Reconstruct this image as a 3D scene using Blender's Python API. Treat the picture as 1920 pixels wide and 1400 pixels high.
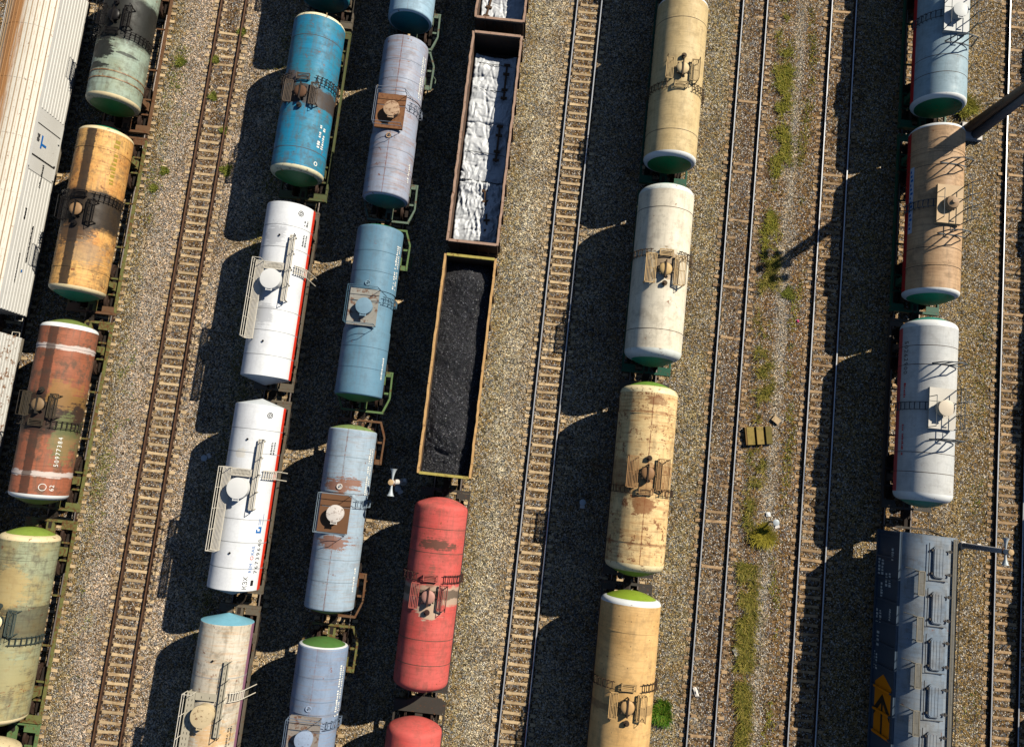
import bpy, math, random
import numpy as np
from mathutils import Vector, Matrix, Euler

for o in list(bpy.data.objects):
    bpy.data.objects.remove(o, do_unlink=True)
scene = bpy.context.scene
COL = scene.collection
PI = math.pi
random.seed(7)
RNG = np.random.default_rng(11)

# ------------------------------------------------------------ camera, sky, sun, exposure
cam_d = bpy.data.cameras.new('camera')
cam_d.sensor_width = 36.0
cam_d.lens = 1450.97 / 1920.0 * 36.0
cam_d.clip_end = 3000
cam = bpy.data.objects.new('camera', cam_d)
COL.objects.link(cam)
cam.location = (0, 0, 47.308)
cam.rotation_euler = (0.133409, -0.007504, 0.110857)
scene.camera = cam
scene.render.resolution_x, scene.render.resolution_y = 1024, 746

SUN_VEC = Vector((0.98, 0.84, 1.0)).normalized()      # towards the sun
SUN_EL = math.asin(SUN_VEC.z)
world = bpy.data.worlds.new('World')
scene.world = world
world.use_nodes = True
wn = world.node_tree
wn.nodes.clear()
wo = wn.nodes.new('ShaderNodeOutputWorld')
wb = wn.nodes.new('ShaderNodeBackground')
ws = wn.nodes.new('ShaderNodeTexSky')
ws.sky_type = 'NISHITA'
ws.sun_disc = False
ws.sun_elevation = SUN_EL
ws.sun_rotation = math.atan2(SUN_VEC.x, SUN_VEC.y)
ws.altitude = 500.0
ws.air_density = 0.9
ws.dust_density = 0.1
ws.ozone_density = 1.5
wb.inputs['Strength'].default_value = 0.05
wn.links.new(ws.outputs[0], wb.inputs[0])
wn.links.new(wb.outputs[0], wo.inputs[0])

sun_d = bpy.data.lights.new('sun', 'SUN')
sun_d.energy = 5.0
sun_d.angle = math.radians(0.5)
sun_d.color = (1.0, 0.925, 0.77)
sun = bpy.data.objects.new('sun', sun_d)
COL.objects.link(sun)
sun.rotation_euler = SUN_VEC.to_track_quat('Z', 'Y').to_euler()
sun.location = (60, 50, 60)

scene.view_settings.view_transform = 'Standard'
scene.view_settings.look = 'None'
scene.view_settings.exposure = 0.3
scene.view_settings.gamma = 1.0
scene.cycles.diffuse_bounces = 0      # deep, sky-lit shadows as in the photograph
scene.view_settings.use_curve_mapping = False

# ------------------------------------------------------------ small helpers
def srgb(r, g, b):
    f = lambda c: c / 12.92 if c <= 0.04045 else ((c + 0.055) / 1.055) ** 2.4
    return (f(r / 255.0), f(g / 255.0), f(b / 255.0), 1.0)


class Nodes:
    """thin wrapper to write shader graphs in few lines"""
    def __init__(s, name, rough=0.6, metal=0.0, spec=0.35):
        s.m = bpy.data.materials.new(name)
        s.m.use_nodes = True
        s.t = s.m.node_tree
        s.t.nodes.clear()
        s.out = s.t.nodes.new('ShaderNodeOutputMaterial')
        s.b = s.t.nodes.new('ShaderNodeBsdfPrincipled')
        s.t.links.new(s.b.outputs[0], s.out.inputs[0])
        s.b.inputs['Roughness'].default_value = rough
        s.b.inputs['Metallic'].default_value = metal
        s.b.inputs['Specular IOR Level'].default_value = spec
        s._c = None

    def new(s, k):
        return s.t.nodes.new(k)

    def put(s, sock, v):
        if isinstance(v, bpy.types.NodeSocket):
            s.t.links.new(v, sock)
        else:
            if isinstance(v, (int, float)) and hasattr(sock.default_value, '__len__'):
                v = (v, v, v, 1.0)[:len(sock.default_value)]
            sock.default_value = v

    def co(s):
        if s._c is None:
            s._c = s.new('ShaderNodeTexCoord').outputs['Object']
        return s._c

    def scaled(s, sc, off=(0, 0, 0)):
        n = s.new('ShaderNodeMapping')
        s.put(n.inputs[0], s.co())
        n.inputs['Scale'].default_value = sc
        n.inputs['Location'].default_value = off
        return n.outputs[0]

    def noise(s, scale, detail=4, rough=0.55, vec=None, off=None):
        n = s.new('ShaderNodeTexNoise')
        v = vec if vec is not None else s.co()
        if off is not None:
            v = s.scaled((1, 1, 1), off)
        s.put(n.inputs['Vector'], v)
        n.inputs['Scale'].default_value = scale
        n.inputs['Detail'].default_value = detail
        n.inputs['Roughness'].default_value = rough
        return n.outputs[0]

    def voro(s, scale, vec=None, out='Color', feat='F1'):
        n = s.new('ShaderNodeTexVoronoi')
        n.feature = feat
        s.put(n.inputs['Vector'], vec if vec is not None else s.co())
        n.inputs['Scale'].default_value = scale
        return n.outputs[out]

    def math(s, op, a, b=0.0, c=None):
        n = s.new('ShaderNodeMath')
        n.operation = op
        s.put(n.inputs[0], a)
        s.put(n.inputs[1], b)
        if c is not None:
            s.put(n.inputs[2], c)
        return n.outputs[0]

    def step(s, v, lo, hi, a=0.0, b=1.0):
        n = s.new('ShaderNodeMapRange')
        n.interpolation_type = 'SMOOTHSTEP'
        s.put(n.inputs[0], v)
        n.inputs[1].default_value, n.inputs[2].default_value = lo, hi
        n.inputs[3].default_value, n.inputs[4].default_value = a, b
        return n.outputs[0]

    def mix(s, f, a, b, mode='MIX'):
        n = s.new('ShaderNodeMix')
        n.data_type = 'RGBA'
        n.blend_type = mode
        s.put(n.inputs[0], f)
        s.put(n.inputs[6], a)
        s.put(n.inputs[7], b)
        return n.outputs[2]

    def xyz(s):
        n = s.new('ShaderNodeSeparateXYZ')
        s.put(n.inputs[0], s.co())
        return n.outputs

    def sep(s, col):
        n = s.new('ShaderNodeSeparateColor')
        s.put(n.inputs[0], col)
        return n.outputs

    def ramp(s, v, stops, interp='LINEAR'):
        n = s.new('ShaderNodeValToRGB')
        n.color_ramp.interpolation = interp
        e = n.color_ramp.elements
        while len(e) < len(stops):
            e.new(0.5)
        for i, (p, c) in enumerate(stops):
            e[i].position = p
            e[i].color = c
        s.put(n.inputs[0], v)
        return n.outputs[0]

    def bump(s, h, strength=0.4, dist=0.02):
        n = s.new('ShaderNodeBump')
        n.inputs['Strength'].default_value = strength
        n.inputs['Distance'].default_value = dist
        s.put(n.inputs['Height'], h)
        s.t.links.new(n.outputs[0], s.b.inputs['Normal'])

    def done(s, col=None, rough=None):
        if col is not None:
            s.put(s.b.inputs['Base Color'], col)
        if rough is not None:
            s.put(s.b.inputs['Roughness'], rough)
        return s.m


def scol(c, k):
    return (min(c[0] * k, 1), min(c[1] * k, 1), min(c[2] * k, 1), 1.0)


def simple(name, col, rough=0.6, metal=0.0, var=0.25, scale=3.0, rust=0.0, bump=0.0):
    n = Nodes(name, rough, metal)
    f = n.noise(scale, 6, 0.65)
    c = n.mix(f, scol(col, 1 - var), scol(col, 1 + var))
    if rust:
        r = n.step(n.noise(scale * 1.7, 8, 0.7, off=(3.1, 7, 2)), 0.62 - 0.25 * rust, 0.70 - 0.2 * rust)
        c = n.mix(n.math('MULTIPLY', r, 0.85), c, srgb(105, 66, 42))
    if bump:
        n.bump(n.noise(scale * 6, 5), bump, 0.01)
    return n.done(c)


def paint(name, base, base2=None, seed=0.0, rust=0.15, dirt=0.4, rough=0.46, bands=(), stripe=None,
          streak=0.25, streakcol=None, lstripe=None, patches=(), specks=0.0, seam_rust=0.0):
    """weathered wagon paint in the wagon's own coordinates.
    bands: (y, halfwidth, colour, strength, raggedness) dirt running round the tank"""
    n = Nodes(name, rough, 0.0, 0.4)
    off = (seed * 3.7, seed * 5.1, seed * 1.3)
    x, y, z = n.xyz()
    base2 = base2 or scol(base, 0.72)
    big = n.noise(0.55, 5, 0.6, off=off)
    c = n.mix(n.step(big, 0.35, 0.68), base, base2)
    fine = n.noise(7.0, 7, 0.7, off=off)
    c = n.mix(n.step(fine, 0.3, 0.75, 0.0, 0.35), c, scol(base, 1.22))
    # drips that run round the shell
    sv = n.scaled((0.7, 9.0, 0.7), off)
    st = n.noise(1.0, 6, 0.65, vec=sv)
    c = n.mix(n.math('MULTIPLY', n.step(st, 0.48, 0.64), streak), c, streakcol or scol(base, 0.45))
    # long-wise scuffing
    lv = n.scaled((6.0, 0.5, 6.0), off)
    ls = n.noise(1.0, 5, 0.6, vec=lv)
    c = n.mix(n.math('MULTIPLY', n.step(ls, 0.5, 0.66), dirt * 0.6), c, srgb(92, 84, 72))
    # dirt
    dn = n.noise(1.6, 8, 0.7, off=(off[0] + 9, off[1], off[2]))
    c = n.mix(n.math('MULTIPLY', n.step(dn, 0.47, 0.64), dirt), c, srgb(82, 72, 60))
    # rust
    if rust:
        rn = n.noise(2.3, 10, 0.75, off=(off[0], off[1] + 13, off[2]))
        c = n.mix(n.step(rn, 0.645 - 0.11 * rust, 0.685 - 0.10 * rust, 0, 0.9), c, srgb(120, 68, 36))
    if seam_rust:
        sn = n.noise(5.0, 8, 0.75, off=off)
        w = n.math('ADD', n.math('ABSOLUTE', x), n.math('MULTIPLY', sn, 0.16))
        c = n.mix(n.step(w, 0.085, 0.12, seam_rust, 0.0), c, srgb(112, 58, 30))
    if specks:
        sp = n.voro(2.6, vec=n.scaled((1, 1, 1), off), out='Distance')
        c = n.mix(n.step(sp, 0.07, 0.10, specks, 0.0), c, srgb(60, 45, 35))
    rag = n.noise(1.5, 7, 0.7, off=(off[0] + 4, off[1] + 2, off[2]))
    ragy = n.noise(1.0, 7, 0.7, vec=n.scaled((0.8, 11.0, 0.8), off))
    rag2 = n.noise(6.0, 6, 0.7, off=(off[0] + 1, off[1] + 2, off[2]))
    for (by, hw, bc, bs, rg) in bands:
        d = n.math('ABSOLUTE', n.math('SUBTRACT', y, by))
        d = n.math('ADD', d, n.math('MULTIPLY', n.math('SUBTRACT', rag, 0.5), rg * 2))
        d = n.math('ADD', d, n.math('MULTIPLY', n.math('SUBTRACT', ragy, 0.5), rg * 1.4))
        c = n.mix(n.step(d, hw * 0.75, hw * 1.1, bs, 0.0), c, bc)
    for (px, py, rx, ry, pc, ps, rg) in patches:     # splashes with their own outline
        dx = n.math('DIVIDE', n.math('SUBTRACT', x, px), rx)
        dy = n.math('DIVIDE', n.math('SUBTRACT', y, py), ry)
        d = n.math('SQRT', n.math('ADD', n.math('MULTIPLY', dx, dx), n.math('MULTIPLY', dy, dy)))
        d = n.math('ADD', d, n.math('MULTIPLY', n.math('SUBTRACT', rag, 0.5), rg * 1.8))
        d = n.math('ADD', d, n.math('MULTIPLY', n.math('SUBTRACT', ragy, 0.5), rg * 1.8))
        d = n.math('ADD', d, n.math('MULTIPLY', n.math('SUBTRACT', rag2, 0.5), rg * 0.7))
        c = n.mix(n.step(d, 0.82, 1.0, ps, 0.0), c, pc)
    if stripe:                                       # spilled product along the crown
        sx, hw, sc, ss = stripe
        w = n.math('ABSOLUTE', n.math('SUBTRACT', x, sx))
        w = n.math('ADD', w, n.math('MULTIPLY', n.math('SUBTRACT', n.noise(5.0, 6, 0.7, off=off), 0.5), hw * 0.8))
        c = n.mix(n.step(w, hw * 0.8, hw * 1.05, ss, 0.0), c, sc)
    if lstripe:                                      # painted stripe low on one side
        sgn, z0, z1, lc = lstripe
        a = n.step(n.math('MULTIPLY', x, sgn), 0.3, 0.32)
        zz = n.math('MULTIPLY', n.step(z, z0 - .01, z0 + .01), n.step(z, z1 - .01, z1 + .01, 1.0, 0.0))
        c = n.mix(n.math('MULTIPLY', a, zz), c, lc)
    n.bump(n.noise(1.1, 3, 0.5, off=off), 0.2, 0.04)
    return n.done(c, n.step(dn, 0.3, 0.7, rough + 0.05, rough + 0.28))


class MB:
    """collects shapes and builds ONE mesh"""
    def __init__(s):
        s.v, s.f, s.mi, s.n = [], [], [], 0

    def add(s, vs, fs, mi=0):
        s.v.extend(vs)
        for f in fs:
            s.f.append(tuple(i + s.n for i in f))
            s.mi.append(mi)
        s.n += len(vs)
        return s

    def box(s, c, d, mi=0):
        x, y, z = c
        a, b, h = d[0] / 2, d[1] / 2, d[2] / 2
        vs = [(x + i * a, y + j * b, z + k * h) for k in (-1, 1) for j in (-1, 1) for i in (-1, 1)]
        return s.add(vs, [(0, 2, 3, 1), (4, 5, 7, 6), (0, 1, 5, 4), (2, 6, 7, 3), (0, 4, 6, 2), (1, 3, 7, 5)], mi)

    def bar(s, p, q, w, h=None, mi=0):
        h = h or w
        p, q = Vector(p), Vector(q)
        d = (q - p)
        if d.length < 1e-6:
            return s
        d.normalize()
        up = Vector((0, 0, 1)) if abs(d.z) < 0.95 else Vector((0, 1, 0))
        a = d.cross(up).normalized() * (w / 2)
        b = a.cross(d).normalized() * (h / 2)
        vs = [tuple(e + i * a + j * b) for e in (p, q) for j in (-1, 1) for i in (-1, 1)]
        return s.add(vs, [(0, 1, 3, 2), (4, 6, 7, 5), (0, 4, 5, 1), (2, 3, 7, 6), (0, 2, 6, 4), (1, 5, 7, 3)], mi)

    def tube(s, pts, r, k=6, mi=0, cap=True):
        P = [Vector(p) for p in pts]
        base = s.n
        vs = []
        for i, p in enumerate(P):
            d = (P[min(i + 1, len(P) - 1)] - P[max(i - 1, 0)]).normalized()
            up = Vector((0, 0, 1)) if abs(d.z) < 0.9 else Vector((0, 1, 0))
            a = d.cross(up).normalized()
            b = a.cross(d)
            rr = r[i] if isinstance(r, (list, tuple)) else r
            for j in range(k):
                t = 2 * PI * j / k
                vs.append(tuple(p + a * math.cos(t) * rr + b * math.sin(t) * rr))
        fs = []
        for i in range(len(P) - 1):
            for j in range(k):
                j2 = (j + 1) % k
                fs.append((i * k + j, i * k + j2, (i + 1) * k + j2, (i + 1) * k + j))
        if cap:
            fs.append(tuple(range(k))[::-1])
            fs.append(tuple((len(P) - 1) * k + j for j in range(k)))
        return s.add(vs, fs, mi)

    def lathe_y(s, prof, zc, k=64, xc=0.0, cap0=False, cap1=False, mi=0):
        vs, fs = [], []
        for (y, r) in prof:
            for j in range(k):
                t = 2 * PI * j / k
                vs.append((xc + r * math.sin(t), y, zc + r * math.cos(t)))
        for i in range(len(prof) - 1):
            for j in range(k):
                j2 = (j + 1) % k
                fs.append((i * k + j, i * k + j2, (i + 1) * k + j2, (i + 1) * k + j))
        if cap0:
            fs.append(tuple(range(k)))
        if cap1:
            fs.append(tuple((len(prof) - 1) * k + j for j in range(k))[::-1])
        return s.add(vs, fs, mi)

    def lathe_z(s, prof, c, k=24, mi=0, cap0=True, cap1=True):
        vs, fs = [], []
        for (z, r) in prof:
            for j in range(k):
                t = 2 * PI * j / k
                vs.append((c[0] + r * math.cos(t), c[1] + r * math.sin(t), c[2] + z))
        for i in range(len(prof) - 1):
            for j in range(k):
                j2 = (j + 1) % k
                fs.append((i * k + j, i * k + j2, (i + 1) * k + j2, (i + 1) * k + j))
        if cap0:
            fs.append(tuple(range(k))[::-1])
        if cap1:
            fs.append(tuple((len(prof) - 1) * k + j for j in range(k)))
        return s.add(vs, fs, mi)

    def prism(s, pts2, axis, a0, a1, mi=0):
        """extrude a 2D outline; axis 'y': pts are (x,z); axis 'z': pts are (x,y); axis 'x': (y,z)"""
        k = len(pts2)
        def P(p, a):
            return {'y': (p[0], a, p[1]), 'z': (p[0], p[1], a), 'x': (a, p[0], p[1])}[axis]
        vs = [P(p, a0) for p in pts2] + [P(p, a1) for p in pts2]
        fs = [(j, (j + 1) % k, (j + 1) % k + k, j + k) for j in range(k)]
        fs += [tuple(range(k))[::-1], tuple(range(k, 2 * k))]
        return s.add(vs, fs, mi)

    def mesh(s, name, mats, smooth=None):
        me = bpy.data.meshes.new(name)
        me.from_pydata(s.v, [], s.f)
        for m in (mats if isinstance(mats, (list, tuple)) else [mats]):
            me.materials.append(m)
        if any(s.mi):
            me.polygons.foreach_set('material_index', s.mi)
        if smooth is not None:
            me.polygons.foreach_set('use_smooth', [True] * len(me.polygons))
            me.set_sharp_from_angle(angle=math.radians(smooth))
        import bmesh
        bm = bmesh.new()
        bm.from_mesh(me)
        bmesh.ops.recalc_face_normals(bm, faces=bm.faces)
        bm.to_mesh(me)
        bm.free()
        me.update()
        return me

    def build(s, name, mats, parent=None, smooth=None, loc=None):
        return inst(name, s.mesh(name, mats, smooth), parent, loc)


def inst(name, me, parent=None, loc=None, rotz=0.0):
    o = bpy.data.objects.new(name, me)
    COL.objects.link(o)
    if parent:
        o.parent = parent
    if loc:
        o.location = loc
    if rotz:
        o.rotation_euler = (0, 0, rotz)
    return o


def tag(o, label, cat=None, group=None, kind=None):
    o['label'] = label
    if cat:
        o['category'] = cat
    if group:
        o['group'] = group
    if kind:
        o['kind'] = kind
    return o


def thing(name, label, cat, loc=(0, 0, 0), rotz=0.0, group=None):
    o = bpy.data.objects.new(name, None)
    o.empty_display_size = 0.3
    COL.objects.link(o)
    o.location = loc
    o.rotation_euler = (0, 0, rotz)
    return tag(o, label, cat, group)


def np_mesh(name, V, F, mat, smooth=False):
    """V (n,3), F (m,k) numpy"""
    me = bpy.data.meshes.new(name)
    k = F.shape[1]
    me.vertices.add(len(V))
    me.vertices.foreach_set('co', V.astype(np.float32).ravel())
    me.loops.add(F.size)
    me.loops.foreach_set('vertex_index', F.astype(np.int32).ravel())
    me.polygons.add(len(F))
    me.polygons.foreach_set('loop_start', np.arange(0, F.size, k, dtype=np.int32))
    if smooth:
        me.polygons.foreach_set('use_smooth', np.ones(len(F), dtype=bool))
    me.update(calc_edges=True)
    me.validate()
    for m in (mat if isinstance(mat, (list, tuple)) else [mat]):
        me.materials.append(m)
    return me


def vnoise(x, y, seed=0):
    """smooth value noise 0..1 for numpy arrays"""
    xi, yi = np.floor(x).astype(np.int64), np.floor(y).astype(np.int64)
    fx, fy = x - xi, y - yi
    fx, fy = fx * fx * (3 - 2 * fx), fy * fy * (3 - 2 * fy)
    def h(a, b):
        n = (a * 374761393 + b * 668265263 + seed * 1442695041) & 0x7fffffff
        n = ((n ^ (n >> 13)) * 1274126177) & 0x7fffffff
        return ((n ^ (n >> 16)) & 0xffff) / 65535.0
    a = h(xi, yi) * (1 - fx) + h(xi + 1, yi) * fx
    b = h(xi, yi + 1) * (1 - fx) + h(xi + 1, yi + 1) * fx
    return a * (1 - fy) + b * fy


def fbm(x, y, seed=0, oct=4):
    t, a, s = 0, 0.5, 0
    for i in range(oct):
        t = t + a * vnoise(x * 2 ** i, y * 2 ** i, seed + i * 17)
        s += a
        a *= 0.5
    return t / s

# ------------------------------------------------------------ layout (metres; tracks run along Y)
TR = dict(r0=-31.45, r1=-26.15, A=-21.18, r2=-14.45, r3=-9.0, r4=-3.45, B=2.0, r6=7.68,
          C=12.87, D=18.70, r9=23.68, E=30.43, r11=35.7)
Y0, Y1 = -25.0, 42.0
GAUGE = 1.59
RT = 0.20                      # rail top above the ballast

# ------------------------------------------------------------ ground
def ground_height(X, Y):
    z = (fbm(X * 0.35, Y * 0.35, 3) - 0.5) * 0.14 + (fbm(X * 1.6, Y * 1.6, 5, 3) - 0.5) * 0.05
    near = np.full_like(X, 9.0)
    for t in TR.values():
        near = np.minimum(near, np.abs(X - t))
    m = np.clip((near - 1.35) / 0.9, 0, 1)
    z = z * (0.34 + 0.66 * m)
    z = np.minimum(z, 0.09)
    inC = np.clip(1 - (np.abs(X - TR['C']) - 0.55) / 0.2, 0, 1)
    z = z + inC * (0.032 + 0.05 * (fbm(X * 1.1, Y * 1.1, 21) - 0.45))
    inD = np.clip(1 - (np.abs(X - TR['D']) - 0.55) / 0.2, 0, 1) * np.clip((Y - 14) / 6, 0, 1)
    inE = np.clip(1 - (np.abs(X - TR['E']) - 0.55) / 0.2, 0, 1) * np.clip((Y - 8) / 10, 0, 1)
    inA = np.clip(1 - (np.abs(X - TR['A']) - 0.55) / 0.2, 0, 1) * np.clip((Y - 16) / 6, 0, 1)
    z = z + (inD + inE + inA) * (0.018 + 0.05 * (fbm(X * 1.3, Y * 1.3, 31) - 0.45))
    return z


gm = Nodes('ballast_gravel', 0.9, 0.0, 0.2)
gx, gy, gz = gm.xyz()
warp = gm.noise(0.8, 4, 0.6)
wx = gm.math('ADD', gx, gm.math('MULTIPLY', gm.math('SUBTRACT', warp, 0.5), 1.6))
pos = gm.math('DIVIDE', gm.math('ADD', wx, 45.0), 90.0)
warm = srgb(150, 122, 84); grey = srgb(166, 148, 120); brown = srgb(112, 84, 54)
pink = srgb(178, 156, 134); olive = srgb(138, 124, 90); pale = srgb(182, 170, 144); dustg = srgb(132, 114, 76)
zones = [(-45, warm), (-31.4, brown), (-28.6, warm), (-26.1, brown), (-24.6, olive), (-23.6, pink), (-22.6, pink),
         (-21.2, brown), (-19.6, pink), (-17.5, grey), (-14.4, warm), (-11.8, grey), (-9.0, brown), (-6.3, grey),
         (-3.4, warm), (-1.6, olive), (-0.5, pale), (0.6, grey), (2.0, brown), (3.6, grey), (7.6, brown),
         (10.0, olive), (11.2, olive), (12.8, srgb(112, 90, 70)), (15.4, brown), (16.0, srgb(172, 160, 140)),
         (16.5, brown), (18.7, brown), (21.0, dustg), (24.0, brown), (27.2, dustg), (30.4, srgb(100, 76, 46))]
zc_ = gm.ramp(pos, [((x + 45) / 90.0, c) for x, c in zones])
# large blotches of fines and oil
bl = gm.noise(0.33, 5, 0.65)
zc_ = gm.mix(gm.step(bl, 0.46, 0.62, 0, 0.6), zc_, srgb(104, 84, 58))
# oil and brake dust down the middle of every track, spilt unevenly
oil = gm.noise(1.0, 6, 0.65, vec=gm.scaled((1.4, 0.28, 1.0)))
for tx in TR.values():
    dd = gm.math('ADD', gm.math('ABSOLUTE', gm.math('SUBTRACT', gx, tx)), gm.math('MULTIPLY', gm.math('SUBTRACT', oil, 0.5), 1.3))
    zc_ = gm.mix(gm.step(dd, 0.15, 0.75, 0.5, 0.0), zc_, srgb(74, 56, 40))
# pale fines and trodden dust
fn = gm.noise(0.5, 7, 0.7, off=(31, 4, 0))
zc_ = gm.mix(gm.step(fn, 0.54, 0.66, 0, 0.5), zc_, srgb(182, 164, 136))
v1 = gm.voro(17.0)
v1s = gm.sep(v1)
v2 = gm.voro(8.5)
v2s = gm.sep(v2)
k1 = gm.step(v1s[0], 0.0, 1.0, 0.16, 2.15)
k2 = gm.step(v2s[1], 0.0, 1.0, 0.6, 1.4)
kk = gm.math('MULTIPLY', k1, k2)
gcol = gm.mix(1.0, zc_, kk, 'MULTIPLY')
# stones of different rock: bluish grey and ochre
gcol = gm.mix(gm.step(v2s[0], 0.70, 0.74, 0, 0.5), gcol, srgb(122, 128, 136))
gcol = gm.mix(gm.step(v2s[2], 0.80, 0.84, 0, 0.45), gcol, srgb(178, 140, 78))
# single pale stones and single rusty stones
gcol = gm.mix(gm.step(v1s[1], 0.88, 0.90, 0, 0.8), gcol, srgb(226, 218, 206))
gcol = gm.mix(gm.step(v1s[1], 0.07, 0.10, 0.8, 0), gcol, srgb(52, 44, 36))
gcol = gm.mix(gm.step(v1s[2], 0.86, 0.88, 0, 0.5), gcol, srgb(112, 84, 54))
gcol = gm.mix(gm.step(gm.noise(0.9, 6, 0.7, off=(5, 1, 0)), 0.56, 0.72, 0, 0.35), gcol, srgb(104, 100, 62))
gh = gm.math('ADD', gm.math('MULTIPLY', gm.voro(17.0, out='Distance'), -1.0), gm.math('MULTIPLY', v1s[0], 0.6))
gm.bump(gh, 1.0, 0.06)
M_GROUND = gm.done(gcol)

gxs = np.concatenate([[-1500, -400, -120, -60], np.arange(-44, 44.01, 0.24), [60, 120, 400, 1500]])
gys = np.concatenate([[-1500, -400, -120, -50], np.arange(-30, 48.01, 0.24), [70, 140, 400, 1500]])
GX, GY = np.meshgrid(gxs, gys)
GZ = np.where((np.abs(GX) < 43.9) & (GY > -29.9) & (GY < 47.9), ground_height(GX, GY), 0.0)
V = np.stack([GX.ravel(), GY.ravel(), GZ.ravel()], 1)
nx, ny = len(gxs), len(gys)
I = (np.arange(ny - 1)[:, None] * nx + np.arange(nx - 1)[None, :]).ravel()
F = np.stack([I, I + 1, I + nx + 1, I + nx], 1)
g = inst('ground', np_mesh('ground', V, F, M_GROUND, True))
tag(g, 'brown and grey gravel ballast ground of the whole rail yard', 'ground', kind='structure')


def gz_at(x, y):
    return float(ground_height(np.array([float(x)]), np.array([float(y)]))[0])

# loose stones: real geometry, far too many to count
def stones(name, n, xr, yr, size, mat, label, dens=None):
    X = RNG.uniform(xr[0], xr[1], n)
    Y = RNG.uniform(yr[0], yr[1], n)
    if dens is not None:
        keep = RNG.uniform(0, 1, n) < dens(X, Y)
        X, Y = X[keep], Y[keep]
    n = len(X)
    Z = ground_height(X, Y)
    S = RNG.uniform(size[0], size[1], n)
    octv = np.array([[1, 0, 0], [0, 1, 0], [-1, 0, 0], [0, -1, 0], [0, 0, 1], [0, 0, -1]], float)
    octf = np.array([[0, 1, 4], [1, 2, 4], [2, 3, 4], [3, 0, 4], [1, 0, 5], [2, 1, 5], [3, 2, 5], [0, 3, 5]])
    B = octv[None] * RNG.uniform(0.6, 1.25, (n, 6, 1)) + RNG.normal(0, 0.16, (n, 6, 3))
    B[:, :, 2] *= 0.72
    a = RNG.uniform(0, 2 * PI, n)
    c, s = np.cos(a)[:, None], np.sin(a)[:, None]
    bx = B[:, :, 0] * c - B[:, :, 1] * s
    by = B[:, :, 0] * s + B[:, :, 1] * c
    V = np.stack([X[:, None] + bx * S[:, None], Y[:, None] + by * S[:, None], Z[:, None] + S[:, None] * 0.15 + B[:, :, 2] * S[:, None]], 2)
    Fa = (octf[None] + (np.arange(n) * 6)[:, None, None]).reshape(-1, 3)
    o = inst(name, np_mesh(name, V.reshape(-1, 3), Fa, mat))
    tag(o, label, 'stones', kind='stuff')
    return o


def stone_mat(name, stops):
    n = Nodes(name, 0.85, 0.0, 0.25)
    r = n.new('ShaderNodeNewGeometry').outputs['Random Per Island']
    return n.done(n.ramp(r, stops, 'CONSTANT'))


M_STONE = stone_mat('loose_stone', [(0.0, srgb(120, 104, 82)), (0.18, srgb(160, 146, 122)), (0.4, srgb(138, 120, 92)),
                                    (0.55, srgb(74, 68, 62)), (0.66, srgb(186, 174, 158)), (0.78, srgb(150, 116, 66)), (0.85, srgb(120, 128, 140)),
                                    (0.92, srgb(205, 198, 188))])
M_PALE = stone_mat('pale_stone', [(0.0, srgb(196, 190, 180)), (0.4, srgb(172, 164, 152)), (0.75, srgb(220, 216, 208))])


def track_free(X, Y):
    d = np.ones_like(X)
    for k, t in TR.items():
        inside = np.abs(X - t) < 1.4
        d = np.where(inside, 0.35 if k not in ('C',) else 0.6, d)
    return d


stones('ballast_stones', 120000, (-40, 40), (-22, 38), (0.016, 0.04), M_STONE,
       'loose brown and grey ballast stones scattered over the yard', track_free)
def left_lane(X, Y):
    return np.exp(-((X + 23.35 + 0.25 * np.sin(Y * 0.5)) / 0.55) ** 2) + 0.15
stones('pale_gravel', 11000, (-25.0, -22.2), (-22, 34), (0.018, 0.04), M_PALE,
       'pale gravel trodden into a lane beside the rusty empty track', left_lane)
def grass_lane(X, Y):
    return np.exp(-((X - 16.05 + 0.2 * np.sin(Y * 0.6)) / 0.3) ** 2)
stones('white_gravel', 9000, (15.2, 17.0), (-18, 36), (0.018, 0.045), M_PALE,
       'whitish gravel strip running alongside the grass strip', grass_lane)

# ------------------------------------------------------------ tracks
def rail_material(name, top, body):
    return [simple(name + '_side', body, 0.8, 0.1, 0.3, 6.0), top]


def polished(name, col, rough):
    n = Nodes(name, rough, 0.45)
    return n.done(n.mix(n.noise(2.0, 4, 0.6, vec=n.scaled((4, 0.4, 4))), scol(col, 0.75), scol(col, 1.15)))


M_POL = polished('rail_polished', (0.62, 0.64, 0.68, 1), 0.32)
M_DULL = polished('rail_dull', (0.30, 0.26, 0.24, 1), 0.45)
M_RUSTTOP = simple('rail_rusty_top', srgb(104, 74, 54), 0.6, 0.2, 0.25, 4.0)
M_RAILSIDE = simple('rail_side', srgb(62, 42, 30), 0.85, 0.0, 0.35, 7.0)


def rail_mesh(top):
    prof = [(-0.075, 0.02), (0.075, 0.02), (0.075, 0.035), (0.012, 0.06), (0.012, 0.145), (0.037, 0.158), (0.037, RT - 0.006),
            (0.028, RT), (-0.028, RT), (-0.037, RT - 0.006), (-0.037, 0.158), (-0.012, 0.145), (-0.012, 0.06), (-0.075, 0.035)]
    mb = MB().prism(prof, 'y', Y0, Y1)
    me = mb.mesh('rail', [M_RAILSIDE, top])
    for p in me.polygons:
        if p.normal.z > 0.55 and p.center.z > 0.19:
            p.material_index = 1
    return me


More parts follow.
